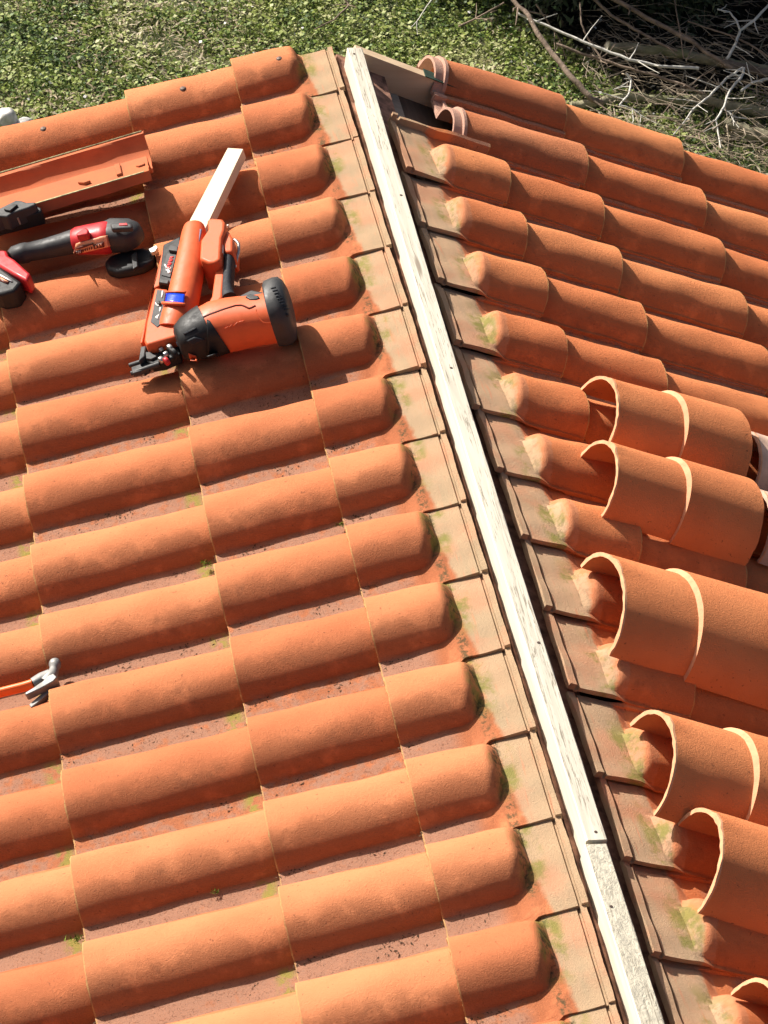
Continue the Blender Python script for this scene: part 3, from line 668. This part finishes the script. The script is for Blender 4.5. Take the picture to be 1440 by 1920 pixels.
for i in range(3):
    x, y = 700 + i * 15, 1184 - i * 3
    decal(gd, 'label_letter', h((x, y), (x + 4, y - 1), (x + 6, y + 12), (x + 2, y + 13)), M['white_mark'], t8, 1, 1, .0078, .12)
for i in range(3):
    x, y = 872 + i * 22, 1138 - i * 6
    decal(gd, 'label_letter', h((x, y), (x + 7, y - 2), (x + 10, y + 13), (x + 3, y + 15)), M['peach'], t8, 1, 1, .0078, .12)
extr(gd, 'switch', h((680, 1040), (770, 985), (800, 1010), (790, 1050), (690, 1065)), .13, .15, M['plastic_red'], bev=.004)
loft(gd, 'gear_head', [(*hp1(x, y), .108, r, r * .9) for x, y, r in ((985, 1070, .034), (1000, 1064, .037), (1140, 1062, .036), (1200, 1070, .031), (1240, 1082, .022), (1250, 1084, .012))], GY, seg=20, sq=3)
extr(gd, 'lock_lever', h((985, 948), (1150, 940), (1185, 955), (1190, 990), (1000, 1002)), .145, .160, GY, bev=.005)
extr(gd, 'lever_inset', h((1070, 952), (1140, 948), (1150, 968), (1070, 972)), .160, .162, M['plastic_red'], bev=.001)
extr(gd, 'disc_guard', h((930, 1300), (980, 1235), (1120, 1190), (1280, 1160), (1385, 1190), (1380, 1280), (1280, 1335), (1180, 1360), (1050, 1385), (960, 1370)), .050, .078, M['plastic_black'], bev=.010)
extr(gd, 'guard_band', h((1180, 1235), (1225, 1205), (1240, 1340), (1195, 1365)), .088, .094, M['plastic_black'], bev=.002)
extr(gd, 'disc_tip', h((1335, 1185), (1405, 1150), (1418, 1170), (1395, 1205), (1360, 1215)), .082, .092, M['metal'], bev=.001)
extr(gd, 'foot', h((-20, 1190), (55, 1190), (72, 1240), (130, 1275), (272, 1402), (240, 1470), (120, 1408), (-20, 1325)), .075, .118, M['plastic_red'], bev=.006)
ba = extr(gd, 'battery', h((-160, 1270), (-20, 1320), (195, 1480), (130, 1560), (0, 1590), (-160, 1560)), .060, .112, M['plastic_black'], bev=.008)
t9 = bvh([ba])
decal(gd, 'battery_label', h((-30, 1418), (85, 1478), (70, 1505), (-30, 1462)), M['brownmark'], t9, 2, 2, .0015, .128)
decal(gd, 'battery_mark', h((0, 1418), (112, 1478), (104, 1488), (0, 1432)), M['white_mark'], t9, 2, 2, .0022, .128)
decal(gd, 'battery_mark', h((8, 1448), (76, 1484), (74, 1492), (8, 1458)), M['peach'], t9, 2, 2, .0022, .128)
ch = extr(thing('wood_chip', 'small pale wood chip beside the grinder battery', 'wood chip', PL(50, 540, .07)), 'chip', h((206, 1510), (222, 1500), (268, 1545), (250, 1556)), .062, .070, M['fresh_pine'], bev=.001)
# ------------------------------------------------------------------ claw hammer
k9 = lambda *p: Z(0, 1200, 9, *p)
def kp(x, y): return k9((x, y))[0]
hm = thing('claw_hammer', 'claw hammer with an orange handle resting in a tile valley at the left edge', 'hammer', PL(60, 1285, .03))
M['handle_orange'] = plain('orange_handle', (.85, .15, .03), .4, 0, .04, .05)
loft(hm, 'handle', [(*kp(x, y), w, .0065, .011) for x, y, w in ((-1800, 1400, .045), (-400, 985, .045), (0, 890, .046), (400, 790, .047), (560, 740, .048))], M['handle_orange'], seg=16, sq=3)
loft(hm, 'head', [(*kp(x, y), w, r, r) for x, y, w, r in ((925, 350, .052, .004), (925, 360, .052, .0095), (928, 390, .052, .0115), (925, 440, .051, .0115), (915, 480, .05, .009), (905, 530, .05, .0095), (880, 590, .05, .012), (820, 660, .05, .0125), (760, 720, .05, .011))], M['metal_dull'], seg=18, sq=2.3)
loft(hm, 'neck', [(*kp(x, y), .05, r, r) for x, y, r in ((560, 730, .010), (700, 650, .011), (850, 590, .011))], M['metal_dull'], seg=14, sq=2.6)
extr(hm, 'claw', k9((900, 560), (960, 620), (900, 690), (760, 770), (600, 850), (440, 925), (415, 905), (430, 880), (560, 800), (720, 690), (800, 600)), .045, .062, M['metal_dull'], bev=.002)
extr(hm, 'claw', k9((960, 620), (985, 700), (900, 820), (780, 930), (640, 1050), (520, 1140), (485, 1085), (560, 1020), (700, 900), (800, 800), (880, 700)), .030, .046, M['metal_dull'], bev=.002)
# ------------------------------------------------------------------ bits on the roof: debris, moss tufts
M['moss'] = plain('moss_tuft', (.16, .22, .03), .95, 0, .4, .8, 80)
def tuft(px, py, w, r, label, side=-1, nb=60, green=True):
    O = PL(px, py, w, side); vs, fs = [], []; rr = random.Random(px)
    e1 = Vector((1, 0, 0)); e2 = Vector((0, 1, 0)); n = NRM(side)
    for i in range(nb):
        c = e1 * rr.gauss(0, r * .5) + e2 * rr.gauss(0, r * .3); d = (e1 * rr.uniform(-1, 1) + e2 * rr.uniform(-1, 1) + n * rr.uniform(.2, 1.2)).normalized() * r * rr.uniform(.25, .8)
        s = d.cross(Vector((rr.random(), rr.random(), rr.random()))).normalized() * .0013; k = len(vs)
        vs += [c - s, c + s, c + d]; fs.append((k, k + 1, k + 2))
    o = link('moss_tuft', mesh('moss_tuft', vs, fs, M['moss'], smooth=False)); o.location = O; tag(o, label, 'moss')
tuft(328, 682, .012, .020, 'bright green weed sprouting by the nose of the nail gun', nb=70)
tuft(388, 1058, .012, .014, 'dark little moss tuft in the pan at the middle of the left slope')
tuft(640, 985, .012, .012, 'small moss tuft caught in a tile joint near the ridge')
tuft(403, 1672, .012, .008, 'tiny round moss ball in a pan near the bottom', nb=40)
tuft(148, 1762, .012, .016, 'green moss wedge at a joint in the bottom left corner')
tuft(1180, 1440, .010, .012, 'dark moss pinch against the domed tile below the fourth loose ridge tile', side=1)
# dry bits lodged in the pans
vs, fs = [], []; rr = random.Random(12)
for i in range(5200):
    row = rr.choice((1, 2, 2, 3, 3, 3, 4)); k = rr.randrange(1, 15); Lr = UJ[row] - UJ[row - 1]; d = rr.uniform(0, Lr - (.14 if row == 1 else 0)) * rr.uniform(.6, 1)
    t = rr.triangular(.018, .070, .062); u = .0176 + UJ[row] - d; vv = .223 + k * P0 + DVL[k] - t; w = .014 - .055 * d - .003 + rr.uniform(.0005, .003)
    O = RP(-1, u, vv, w); a = rr.uniform(0, 6.28); l = rr.uniform(.0015, .0050); q = rr.uniform(.0005, .0013)
    e1 = RP(-1, math.cos(a), math.sin(a), rr.uniform(-.2, .4)).normalized(); e2 = RP(-1, -math.sin(a), math.cos(a), rr.uniform(-.3, .3)).normalized(); n = len(vs)
    vs += [O - e1 * l - e2 * q, O + e2 * q * 1.5 + e1 * l * .1 + NRM(-1) * q, O + e1 * l + e2 * q * .3, O - e2 * q * 1.2]; fs.append((n, n + 3, n + 2, n + 1))
M['crumbs'] = plain('dry_moss_crumbs', (.10, .06, .035), .95, 0, .5, .2, 200)
tag(link('roof_debris', mesh('roof_debris', vs, fs, M['crumbs'], smooth=False)), kind='stuff', label='dry brown crumbs of moss and grit lodged in the pans of the left slope')
# ------------------------------------------------------------------ ground
def groundmat():
    N = NT('soil_and_thatch', .95); v = N.n('ShaderNodeNewGeometry').outputs['Position']
    a = N.noise(v, 3, 5, .6); b = N.noise(v, 25, 5, .7)
    c = N.ramp(b, (.3, (.035, .045, .015)), (.55, (.07, .085, .028)), (.75, (.13, .11, .06)))
    c = N.mix(N.math('MULTIPLY', N.step(a, .5, .65), .5), c, (.11, .085, .05)); return N.out(c, N.bump(b, 1, .03))
gm = groundmat()
me = mesh('ground', [(-400, -400, ZG), (400, -400, ZG), (400, 400, ZG), (-400, 400, ZG)], [(0, 1, 2, 3)], gm, smooth=False)
tag(link('ground', me), kind='structure')
def leafmat(name, cols, rough=.6):
    N = NT(name, rough); at = N.n('ShaderNodeAttribute', attribute_name='rnd'); 
    pos = N.n('ShaderNodeNewGeometry').outputs['Position']
    big = N.noise(pos, 3.2, 5, .65); f = N.math('ADD', N.math('MULTIPLY', at.outputs['Fac'], .7), N.math('MULTIPLY', N.math('SUBTRACT', big, .42), 2.1))
    c = N.ramp(f, *cols); m = N.out(c)
    N.b.inputs['Subsurface Weight'].default_value = 0
    tr_ = N.n('ShaderNodeBsdfTranslucent'); N.L(c, tr_.inputs[0]); mx = N.n('ShaderNodeMixShader'); mx.inputs[0].default_value = .25
    N.L(N.b.outputs[0], mx.inputs[1]); N.L(tr_.outputs[0], mx.inputs[2]); N.L(mx.outputs[0], N.t.nodes['Material Output'].inputs[0]); return m
def scatter(name, xy, size, tilt, aspect, mat, zoff=0., hgt=.03, fold=True):
    n = len(xy); r = RNG; yaw = r.uniform(0, 2 * np.pi, n); tl = r.uniform(*tilt, n); sz = size[0] + (size[1] - size[0]) * r.random(n) ** 2
    d = np.stack([np.cos(yaw) * np.cos(tl), np.sin(yaw) * np.cos(tl), np.sin(tl)], 1); sd = np.stack([-np.sin(yaw), np.cos(yaw), r.uniform(-.35, .35, n)], 1)
    c = np.concatenate([xy, (ZG + zoff + hgt * r.random(n))[:, None]], 1)
    w = (sz * aspect)[:, None]; L = sz[:, None]
    up = np.array([0, 0, 1.]) * (sz * .12)[:, None]
    P = np.stack([c, c + d * L * .45 + sd * w + up, c + d * L, c + d * L * .45 - sd * w + up], 1).reshape(-1, 3)
    me = bpy.data.meshes.new(name); me.vertices.add(4 * n); me.vertices.foreach_set('co', P.ravel())
    me.loops.add(4 * n); me.loops.foreach_set('vertex_index', np.arange(4 * n)); me.polygons.add(n)
    me.polygons.foreach_set('loop_start', np.arange(0, 4 * n, 4)); me.polygons.foreach_set('loop_total', np.full(n, 4))
    at = me.attributes.new('rnd', 'FLOAT', 'FACE'); at.data.foreach_set('value', r.random(n).astype(np.float32))
    me.materials.append(mat); me.update(); return link(name, me)
def area(n, x0, x1, y0, y1, f=None):
    p = np.stack([RNG.uniform(x0, x1, n), RNG.uniform(y0, y1, n)], 1)
    if f is not None: p = p[f(p)]
    return p
def fbm(p, sc, seed=0):
    r = np.random.default_rng(seed); v = 0
    for o in range(5):
        a = r.uniform(0, 2 * np.pi, 4); k = sc * 1.7 ** o
        for q in a: v = v + np.sin(k * (p[:, 0] * np.cos(q) + p[:, 1] * np.sin(q)) + r.uniform(0, 6)) / (1.4 ** o)
    return v / 6
DK = lambda p: (p[:, 0] > 1.98 + (5.25 - p[:, 1]) * .55 + .08 * fbm(p, 9, 3)) & (p[:, 1] > 4.42 + .12 * fbm(p, 8, 4))
gl = leafmat('meadow_leaf', [(.05, (.035, .075, .012)), (.3, (.10, .17, .022)), (.5, (.21, .27, .04)), (.75, (.30, .34, .09)), (.95, (.46, .46, .22))])
dry = leafmat('dry_thatch', [(.1, (.15, .11, .06)), (.5, (.42, .33, .21)), (.9, (.60, .53, .38))], .8)
tag(scatter('clover', area(200000, -1.2, 4.6, 2.6, 6.0, lambda p: (fbm(p, 3, 1) > -.55) & ~DK(p) & (p[:, 0] < 2.6 + .5 * fbm(p, 4, 5))), (.009, .028), (-.1, .9), .40, gl, 0, .05), kind='stuff', label='low clover and weeds covering the ground beyond the gable')
tag(scatter('grass', area(110000, -1.2, 5.0, 2.6, 6.0, lambda p: (fbm(p, 4, 2) > -.3) & ~DK(p)), (.02, .055), (.2, 1.2), .07, gl, 0, .02), kind='stuff', label='thin green grass blades between the clover')
tag(scatter('dry_grass', area(60000, -1.2, 5.0, 2.6, 6.2, lambda p: ((fbm(p, 3, 1) < .0) | (p[:, 0] > 2.2)) & ~DK(p)), (.02, .06), (-.1, .5), .09, dry, 0, .04), kind='stuff', label='dry straw-coloured grass and thatch mixed into the lawn')
tag(scatter('meadow', area(60000, -9, 12, -6, 16, lambda p: ~((p[:, 0] > -1.2) & (p[:, 0] < 4.6) & (p[:, 1] > 2.6) & (p[:, 1] < 6)) & ~((abs(p[:, 0]) < 1.9) & (p[:, 1] < 0))), (.05, .12), (0, 1.), .3, gl, 0, .05), kind='stuff', label='rough grass around the house')
M['white_petal'] = plain('white_petal', (.75, .73, .68), .7)
fl = scatter('small_flowers', area(160, -.8, 3.2, 3.2, 5.4), (.012, .022), (0, .6), .5, M['white_petal'], .03, .03); tag(fl, kind='stuff', label='tiny pale flowers and petals dotted in the clover')
def blob(name, O, r, mat, seed, sq=(1, 1, 1)):
    import bmesh
    b = bmesh.new(); bmesh.ops.create_icosphere(b, subdivisions=3, radius=1); rr = random.Random(seed); ph = [rr.uniform(0, 6) for _ in range(6)]
    for v in b.verts:
        c = v.co; k = 1 + .16 * math.sin(c.x * 3 + ph[0]) + .13 * math.sin(c.y * 5 + ph[1]) + .1 * math.sin(c.z * 7 + ph[2] + c.x * 4) + .05 * math.sin(c.x * 19 + c.y * 17)
        v.co = Vector((c.x * sq[0], c.y * sq[1], c.z * sq[2])) * r * k
    me = bpy.data.meshes.new(name); b.to_mesh(me); b.free(); me.materials.append(mat); me.polygons.foreach_set('use_smooth', [True] * len(me.polygons)); o = link(name, me); o.location = O; return o
M['limestone'] = plain('white_limestone', (.66, .64, .60), .9, 0, .2, .8, 20)
tag(blob('white_stone', PG(12, 226, ZG + .05), .055, M['limestone'], 1, (.9, .6, 1)), 'crumpled white stone in the grass at the left edge', 'stone')
tag(blob('white_stone', PG(38, 238, ZG + .04), .045, M['limestone'], 2, (1.1, .6, .9)), 'smaller grooved white stone touching the one at the left edge', 'stone')
# ------------------------------------------------------------------ brush pile
def barkmat(name, a, b, green=.0):
    N = NT(name, .9); rnd, v = rvec(N); n1 = N.noise(v, 22, 5, .65); n2 = N.noise(v, 5, 3)
    c = N.ramp(n1, (.3, a), (.7, b)); c = N.mix(N.math('MULTIPLY', N.step(n2, .45, .65), green), c, (.20, .21, .09)); return N.out(c, N.bump(n1, .9, .01))
M['bark'] = barkmat('brown_bark', (.12, .085, .06), (.30, .22, .16)); M['bark_moss'] = barkmat('mossy_bark', (.15, .13, .08), (.34, .31, .2), .7)
M['bark_white'] = barkmat('bleached_twig', (.42, .40, .35), (.66, .63, .56)); M['dry_twig'] = barkmat('dry_twig', (.20, .15, .10), (.46, .38, .28)); M['cut'] = plain('cut_wood_end', (.60, .56, .45), .8)
def branch(pts, r0, r1, mat, label, z0=.10, z1=None, name='branch', grp='branches in the brush pile', cat='branch', twigs=0, cut=False):
    z1 = z0 if z1 is None else z1; n = len(pts); rr = random.Random(int(pts[0][0] * 7 + pts[-1][1]))
    P = []
    for i, (x, y) in enumerate(pts): P.append(PG(x, y, ZG + z0 + (z1 - z0) * i / (n - 1)))
    # refine with a little wander
    Q = []
    for i in range(n - 1):
        for s in range(4):
            t = s / 4; Q.append(P[i].lerp(P[i + 1], t) + (Vector((rr.gauss(0, 1), rr.gauss(0, 1), rr.gauss(0, 1))) * r0 * .18 if (i or s) else Vector()))
    Q.append(P[-1]); O = Q[0].copy(); rs = [r0 + (r1 - r0) * i / (len(Q) - 1) for i in range(len(Q))]
    vs, fs = tube('b', Q, rs, None, O=O, seg=9, rough=.10)
    for k in range(twigs):
        i = rr.randrange(1, len(Q) - 2); b0 = Q[i]; d = (Q[i + 1] - Q[i]).normalized(); s = (d.cross(Vector((0, 0, 1))).normalized() * rr.choice((-1, 1)) + d * rr.uniform(.2, .9) + Vector((0, 0, rr.uniform(-.2, .6)))).normalized()
        ln = rr.uniform(.04, .16); tp = [b0, b0 + s * ln * .5 + Vector((rr.gauss(0, .005), rr.gauss(0, .005), 0)), b0 + s * ln]
        v2, f2 = tube('t', tp, [rs[i] * .35 + .001, rs[i] * .25 + .001, .0012], None, O=O, seg=5); kk = len(vs); vs += v2; fs += [tuple(a + kk for a in f) for f in f2]
    o = link(name, mesh(name, vs, fs, M[mat], angle=60)); o.location = O; tag(o, label, cat, grp)
    if cut:
        d = (Q[1] - Q[0]).normalized(); x = d.orthogonal().normalized(); y = d.cross(x)
        link('cut_end', mesh('cut_end', [d * -.002 + (x * math.cos(a) + y * math.sin(a)) * r0 * .93 for a in [math.pi * 2 * i / 14 for i in range(14)]], [tuple(range(14))], M['cut'], smooth=False), o)
    return o
zz = lambda *p: Z(1080, 0, 4, *p)
branch(zz((235, 345), (500, 365), (800, 410), (1100, 470), (1300, 500), (1560, 560)), .024, .022, 'bark_moss', 'thick mossy log with a pale sawn end lying across the pile', .13, .10, name='log', cat='log', cut=True)
branch(zz((-40, 790), (100, 790), (260, 740), (480, 735), (700, 760), (900, 750), (1150, 790), (1500, 860)), .020, .024, 'bark_moss', 'crooked pale mossy log lying on the ground just above the tiles', .05, .05, name='log', cat='log')
branch(zz((1100, 470), (1200, 505), (1400, 540), (1600, 570)), .022, .02, 'bark', 'brown log end in the middle of the pile at the right edge', .14, .1, name='log', cat='log')
branch(zz((1120, 930), (1300, 990), (1500, 1040)), .030, .03, 'bark_moss', 'green mossy log lying at the right edge above the tiles', .05, .05, name='log', cat='log')
branch(zz((250, -30), (460, 90), (640, 190), (860, 300), (1000, 410), (1180, 520)), .011, .010, 'bark', 'long straight reddish-brown branch slanting down from the top edge', .28, .16, twigs=5)
branch(zz((120, -20), (260, 110), (430, 215), (600, 310), (760, 385)), .008, .006, 'bark', 'thinner brown branch parallel to and left of the long reddish one', .24, .16, twigs=4)
branch([(955, -10), (990, 30), (1013, 70), (1045, 110), (1075, 150), (1110, 185), (1128, 192)], .010, .014, 'bark', 'curved brown branch dropping from the top edge to the tiles', .30, .08, twigs=5)
branch([(970, 25), (1040, 55), (1110, 85), (1180, 112), (1240, 124), (1310, 128)], .006, .007, 'bark_white', 'long pale branch running across in front of the sawn log', .24, .18, twigs=6)
branch(zz((-150, 330), (0, 385), (180, 440), (350, 500), (560, 560), (760, 620), (950, 700)), .007, .006, 'bark', 'long brown stick lying below the pale branch', .18, .14, twigs=6)
branch(zz((30, 20), (40, 180), (90, 290), (190, 440)), .004, .005, 'bark', 'short upright reddish twig left of the sawn log', .3, .16)
branch(zz((1450, 30), (1340, 150), (1230, 230), (1190, 340), (1130, 440)), .006, .007, 'bark_white', 'forked pale branch rising to the right edge', .30, .18, twigs=3)
branch(zz((1060, 70), (1150, 90), (1200, 150), (1228, 220)), .004, .005, 'bark_white', 'thin white twig joining the forked pale branch', .28, .26, twigs=3)
branch(zz((840, 160), (1000, 215), (1200, 280), (1330, 350), (1450, 430)), .004, .005, 'bark', 'thin brown stem crossing below the forked branch', .22, .2, twigs=3)
branch(zz((1260, 510), (1240, 580), (1150, 680), (1110, 800), (1050, 900), (1060, 960), (1085, 1110)), .007, .003, 'bark_white', 'bleached white branch zigzagging down towards the tiles', .18, .07, twigs=8)
branch(zz((1250, 508), (1130, 590), (1000, 720), (880, 820), (800, 930), (730, 1010)), .006, .003, 'bark_white', 'second bleached branch fanning left from the same fork', .18, .06, twigs=7)
branch(zz((1110, 820), (1200, 880), (1280, 890)), .004, .003, 'bark_white', 'short bleached side shoot pointing right', .1, .07, twigs=3)
branch(zz((1050, 900), (960, 980), (800, 1058)), .004, .003, 'bark', 'brown twig running down left to the tile edge', .08, .05, twigs=3)
branch(zz((1240, 680), (1300, 630), (1400, 600), (1500, 590)), .006, .006, 'bark_white', 'arched grey branch at the right edge', .15, .15, twigs=3)
branch(zz((1040, 515), (940, 570), (840, 660), (720, 760), (640, 870)), .003, .002, 'bark', 'thin dark shoot crossing the middle of the pile', .2, .08, twigs=3)
branch(zz((375, 550), (415, 600), (400, 700), (325, 790)), .005, .004, 'bark_white', 'small forked white twig standing on the crooked log', .16, .1, twigs=4)
branch(zz((325, 790), (420, 815), (490, 865), (480, 920)), .004, .002, 'bark_white', 'white twig tip curling down beside the tiles', .1, .06, twigs=3)
branch([(640, -10), (655, 10), (625, 38), (590, 55)], .005, .003, 'bark', 'lone bare twig in the clover near the top middle', .14, .06, grp=None, twigs=2)
branch([(815, -8), (800, 12), (782, 40), (770, 52)], .003, .002, 'bark_white', 'short pale twig in the weeds left of the brush', .12, .05, grp=None, twigs=1)
branch([(860, 50), (885, 38), (910, 25), (945, 5)], .004, .004, 'bark', 'thin grey twig reaching up to the top edge beside the evergreen', .12, .2, grp=None, twigs=2)
branch([(1005, 8), (1030, 45), (1050, 75), (1062, 110)], .0035, .002, 'bark', 'wiry brown twig hanging inside the dark gap', .3, .1, grp=None, twigs=3)
branch([(1265, 0), (1275, 60), (1282, 110)], .003, .003, 'bark', 'upright dry stem behind the forked branch', .3, .2, grp=None, twigs=2)
# tangle of fine twigs
vs, fs = [], []; rr = random.Random(5)
for i in range(800):
    x, y = rr.uniform(1090, 1560), rr.uniform(-60, 300)
    if y < 40 and rr.random() < .5: y += 120
    p = PG(x, y, ZG + rr.uniform(.02, .16)); a = rr.gauss(-.6, .8); d = Vector((math.cos(a), math.sin(a), rr.gauss(0, .25))).normalized(); l = rr.uniform(.06, .24)
    pts = [p, p + d * l * .5 + Vector((rr.gauss(0, .012), rr.gauss(0, .012), rr.gauss(0, .01))), p + d * l]
    v2, f2 = tube('t', pts, [rr.choice((.001, .0015, .0022, .004)), .0015, .0008], None, seg=5); k = len(vs); vs += v2; fs += [tuple(q + k for q in f) for f in f2]
tag(link('twig_tangle', mesh('twig_tangle', vs, fs, M['dry_twig'])), 'tangle of fine dry twigs filling the brush pile', kind='stuff')
LM = leafmat('shade_dark_litter', [(.1, (.012, .010, .007)), (.6, (.03, .024, .014)), (.95, (.09, .07, .04))], .8)  # near-black leaf colours paint the deep shade inside the pile
tag(link('shade_bed', mesh('shade_bed', [(2.0, 5.3, ZG + .004), (2.55, 4.45, ZG + .004), (5.5, 4.45, ZG + .004), (5.5, 7.5, ZG + .004), (1.6, 7.5, ZG + .004)], [(0, 1, 2, 3, 4)], plain('shade_dark_soil', (.022, .018, .012), .95, 0, .4, 1, 30), smooth=False)), kind='structure')  # near-black sheet, painted shade on the ground beneath the brush
tag(scatter('shade_litter', area(30000, 1.6, 5.2, 4.3, 6.4, DK), (.015, .04), (-.1, .6), .3, LM, .004, .05), kind='stuff', label='leaf litter coloured near-black for the shade under the brush pile')
# evergreen shrubs past the top edge
M['needle'] = leafmat('evergreen_scale_leaf', [(.05, (.012, .025, .010)), (.5, (.035, .06, .022)), (.9, (.14, .16, .09))], .7)
def shrub(cx, cy, rad, hgt, n, label, seed, low=.1, cat='shrub'):
    r = np.random.default_rng(seed); root = empty('evergreen_shrub', (cx, cy, ZG)); tag(root, label, cat)
    nc = 46; th = r.uniform(0, 2 * np.pi, nc); hh = r.uniform(low, 1, nc); rd = rad * np.sqrt(r.random(nc)) * (1.1 - .65 * hh)
    cen = np.stack([rd * np.cos(th), rd * np.sin(th), hh * hgt], 1); idx = r.integers(0, nc, n)
    ax = cen[idx] * [1, 1, 0]; ax /= np.linalg.norm(ax, axis=1, keepdims=True) + 1e-6
    c = cen[idx] + r.normal(0, 1, (n, 3)) * [.10, .10, .13] + ax * r.uniform(0, .15, (n, 1))
    c[:, 2] = np.maximum(c[:, 2], .03)
    d = ax * .8 + r.normal(0, .5, (n, 3)); d[:, 2] -= .25; d /= np.linalg.norm(d, axis=1, keepdims=True); s = np.cross(d, r.normal(0, 1, (n, 3))); s /= np.linalg.norm(s, axis=1, keepdims=True)
    L = r.uniform(.025, .07, (n, 1)); P = np.stack([c, c + d * L * .5 + s * L * .16, c + d * L, c + d * L * .5 - s * L * .16], 1).reshape(-1, 3)
    me = bpy.data.meshes.new('foliage'); me.vertices.add(4 * n); me.vertices.foreach_set('co', P.ravel()); me.loops.add(4 * n); me.loops.foreach_set('vertex_index', np.arange(4 * n)); me.polygons.add(n)
    me.polygons.foreach_set('loop_start', np.arange(0, 4 * n, 4)); me.polygons.foreach_set('loop_total', np.full(n, 4))
    at = me.attributes.new('rnd', 'FLOAT', 'FACE'); at.data.foreach_set('value', r.random(n).astype(np.float32)); me.materials.append(M['needle']); me.update(); link('foliage', me, root)
    vs, fs = [], []
    for i in range(14):
        j = i % nc; v2, f2 = tube('s', [(0, 0, 0), tuple(cen[j] * .5 + [0, 0, -.05]), tuple(cen[j])], [.03, .014, .005], None, seg=6); k = len(vs); vs += v2; fs += [tuple(q + k for q in f) for f in f2]
    link('stems', mesh('stems', vs, fs, M['bark']), root)
shrub(1.75, 6.25, .75, 2.1, 60000, 'added unseen broad evergreen beyond the top edge, placed to shade the brush pile', 8, low=.1)  # out of view, added to cast shade over the brush pile
shrub(2.8, 6.4, .8, 2.3, 60000, 'added unseen tall evergreen beyond the top right shrubs, placed to cast shade', 9, low=.1)  # second unseen shade caster added beyond the top edge
shrub(2.55, 5.6, .72, 1.5, 52000, 'dark evergreen shrub at the top edge behind the curved branch', 3, low=.0)
shrub(3.75, 5.75, .85, 1.7, 52000, 'dark evergreen shrub behind the brush pile at the top right', 4, low=.0)
shrub(1.6, 7.6, .9, 2.2, 16000, 'taller evergreen farther back beyond the lawn', 5)
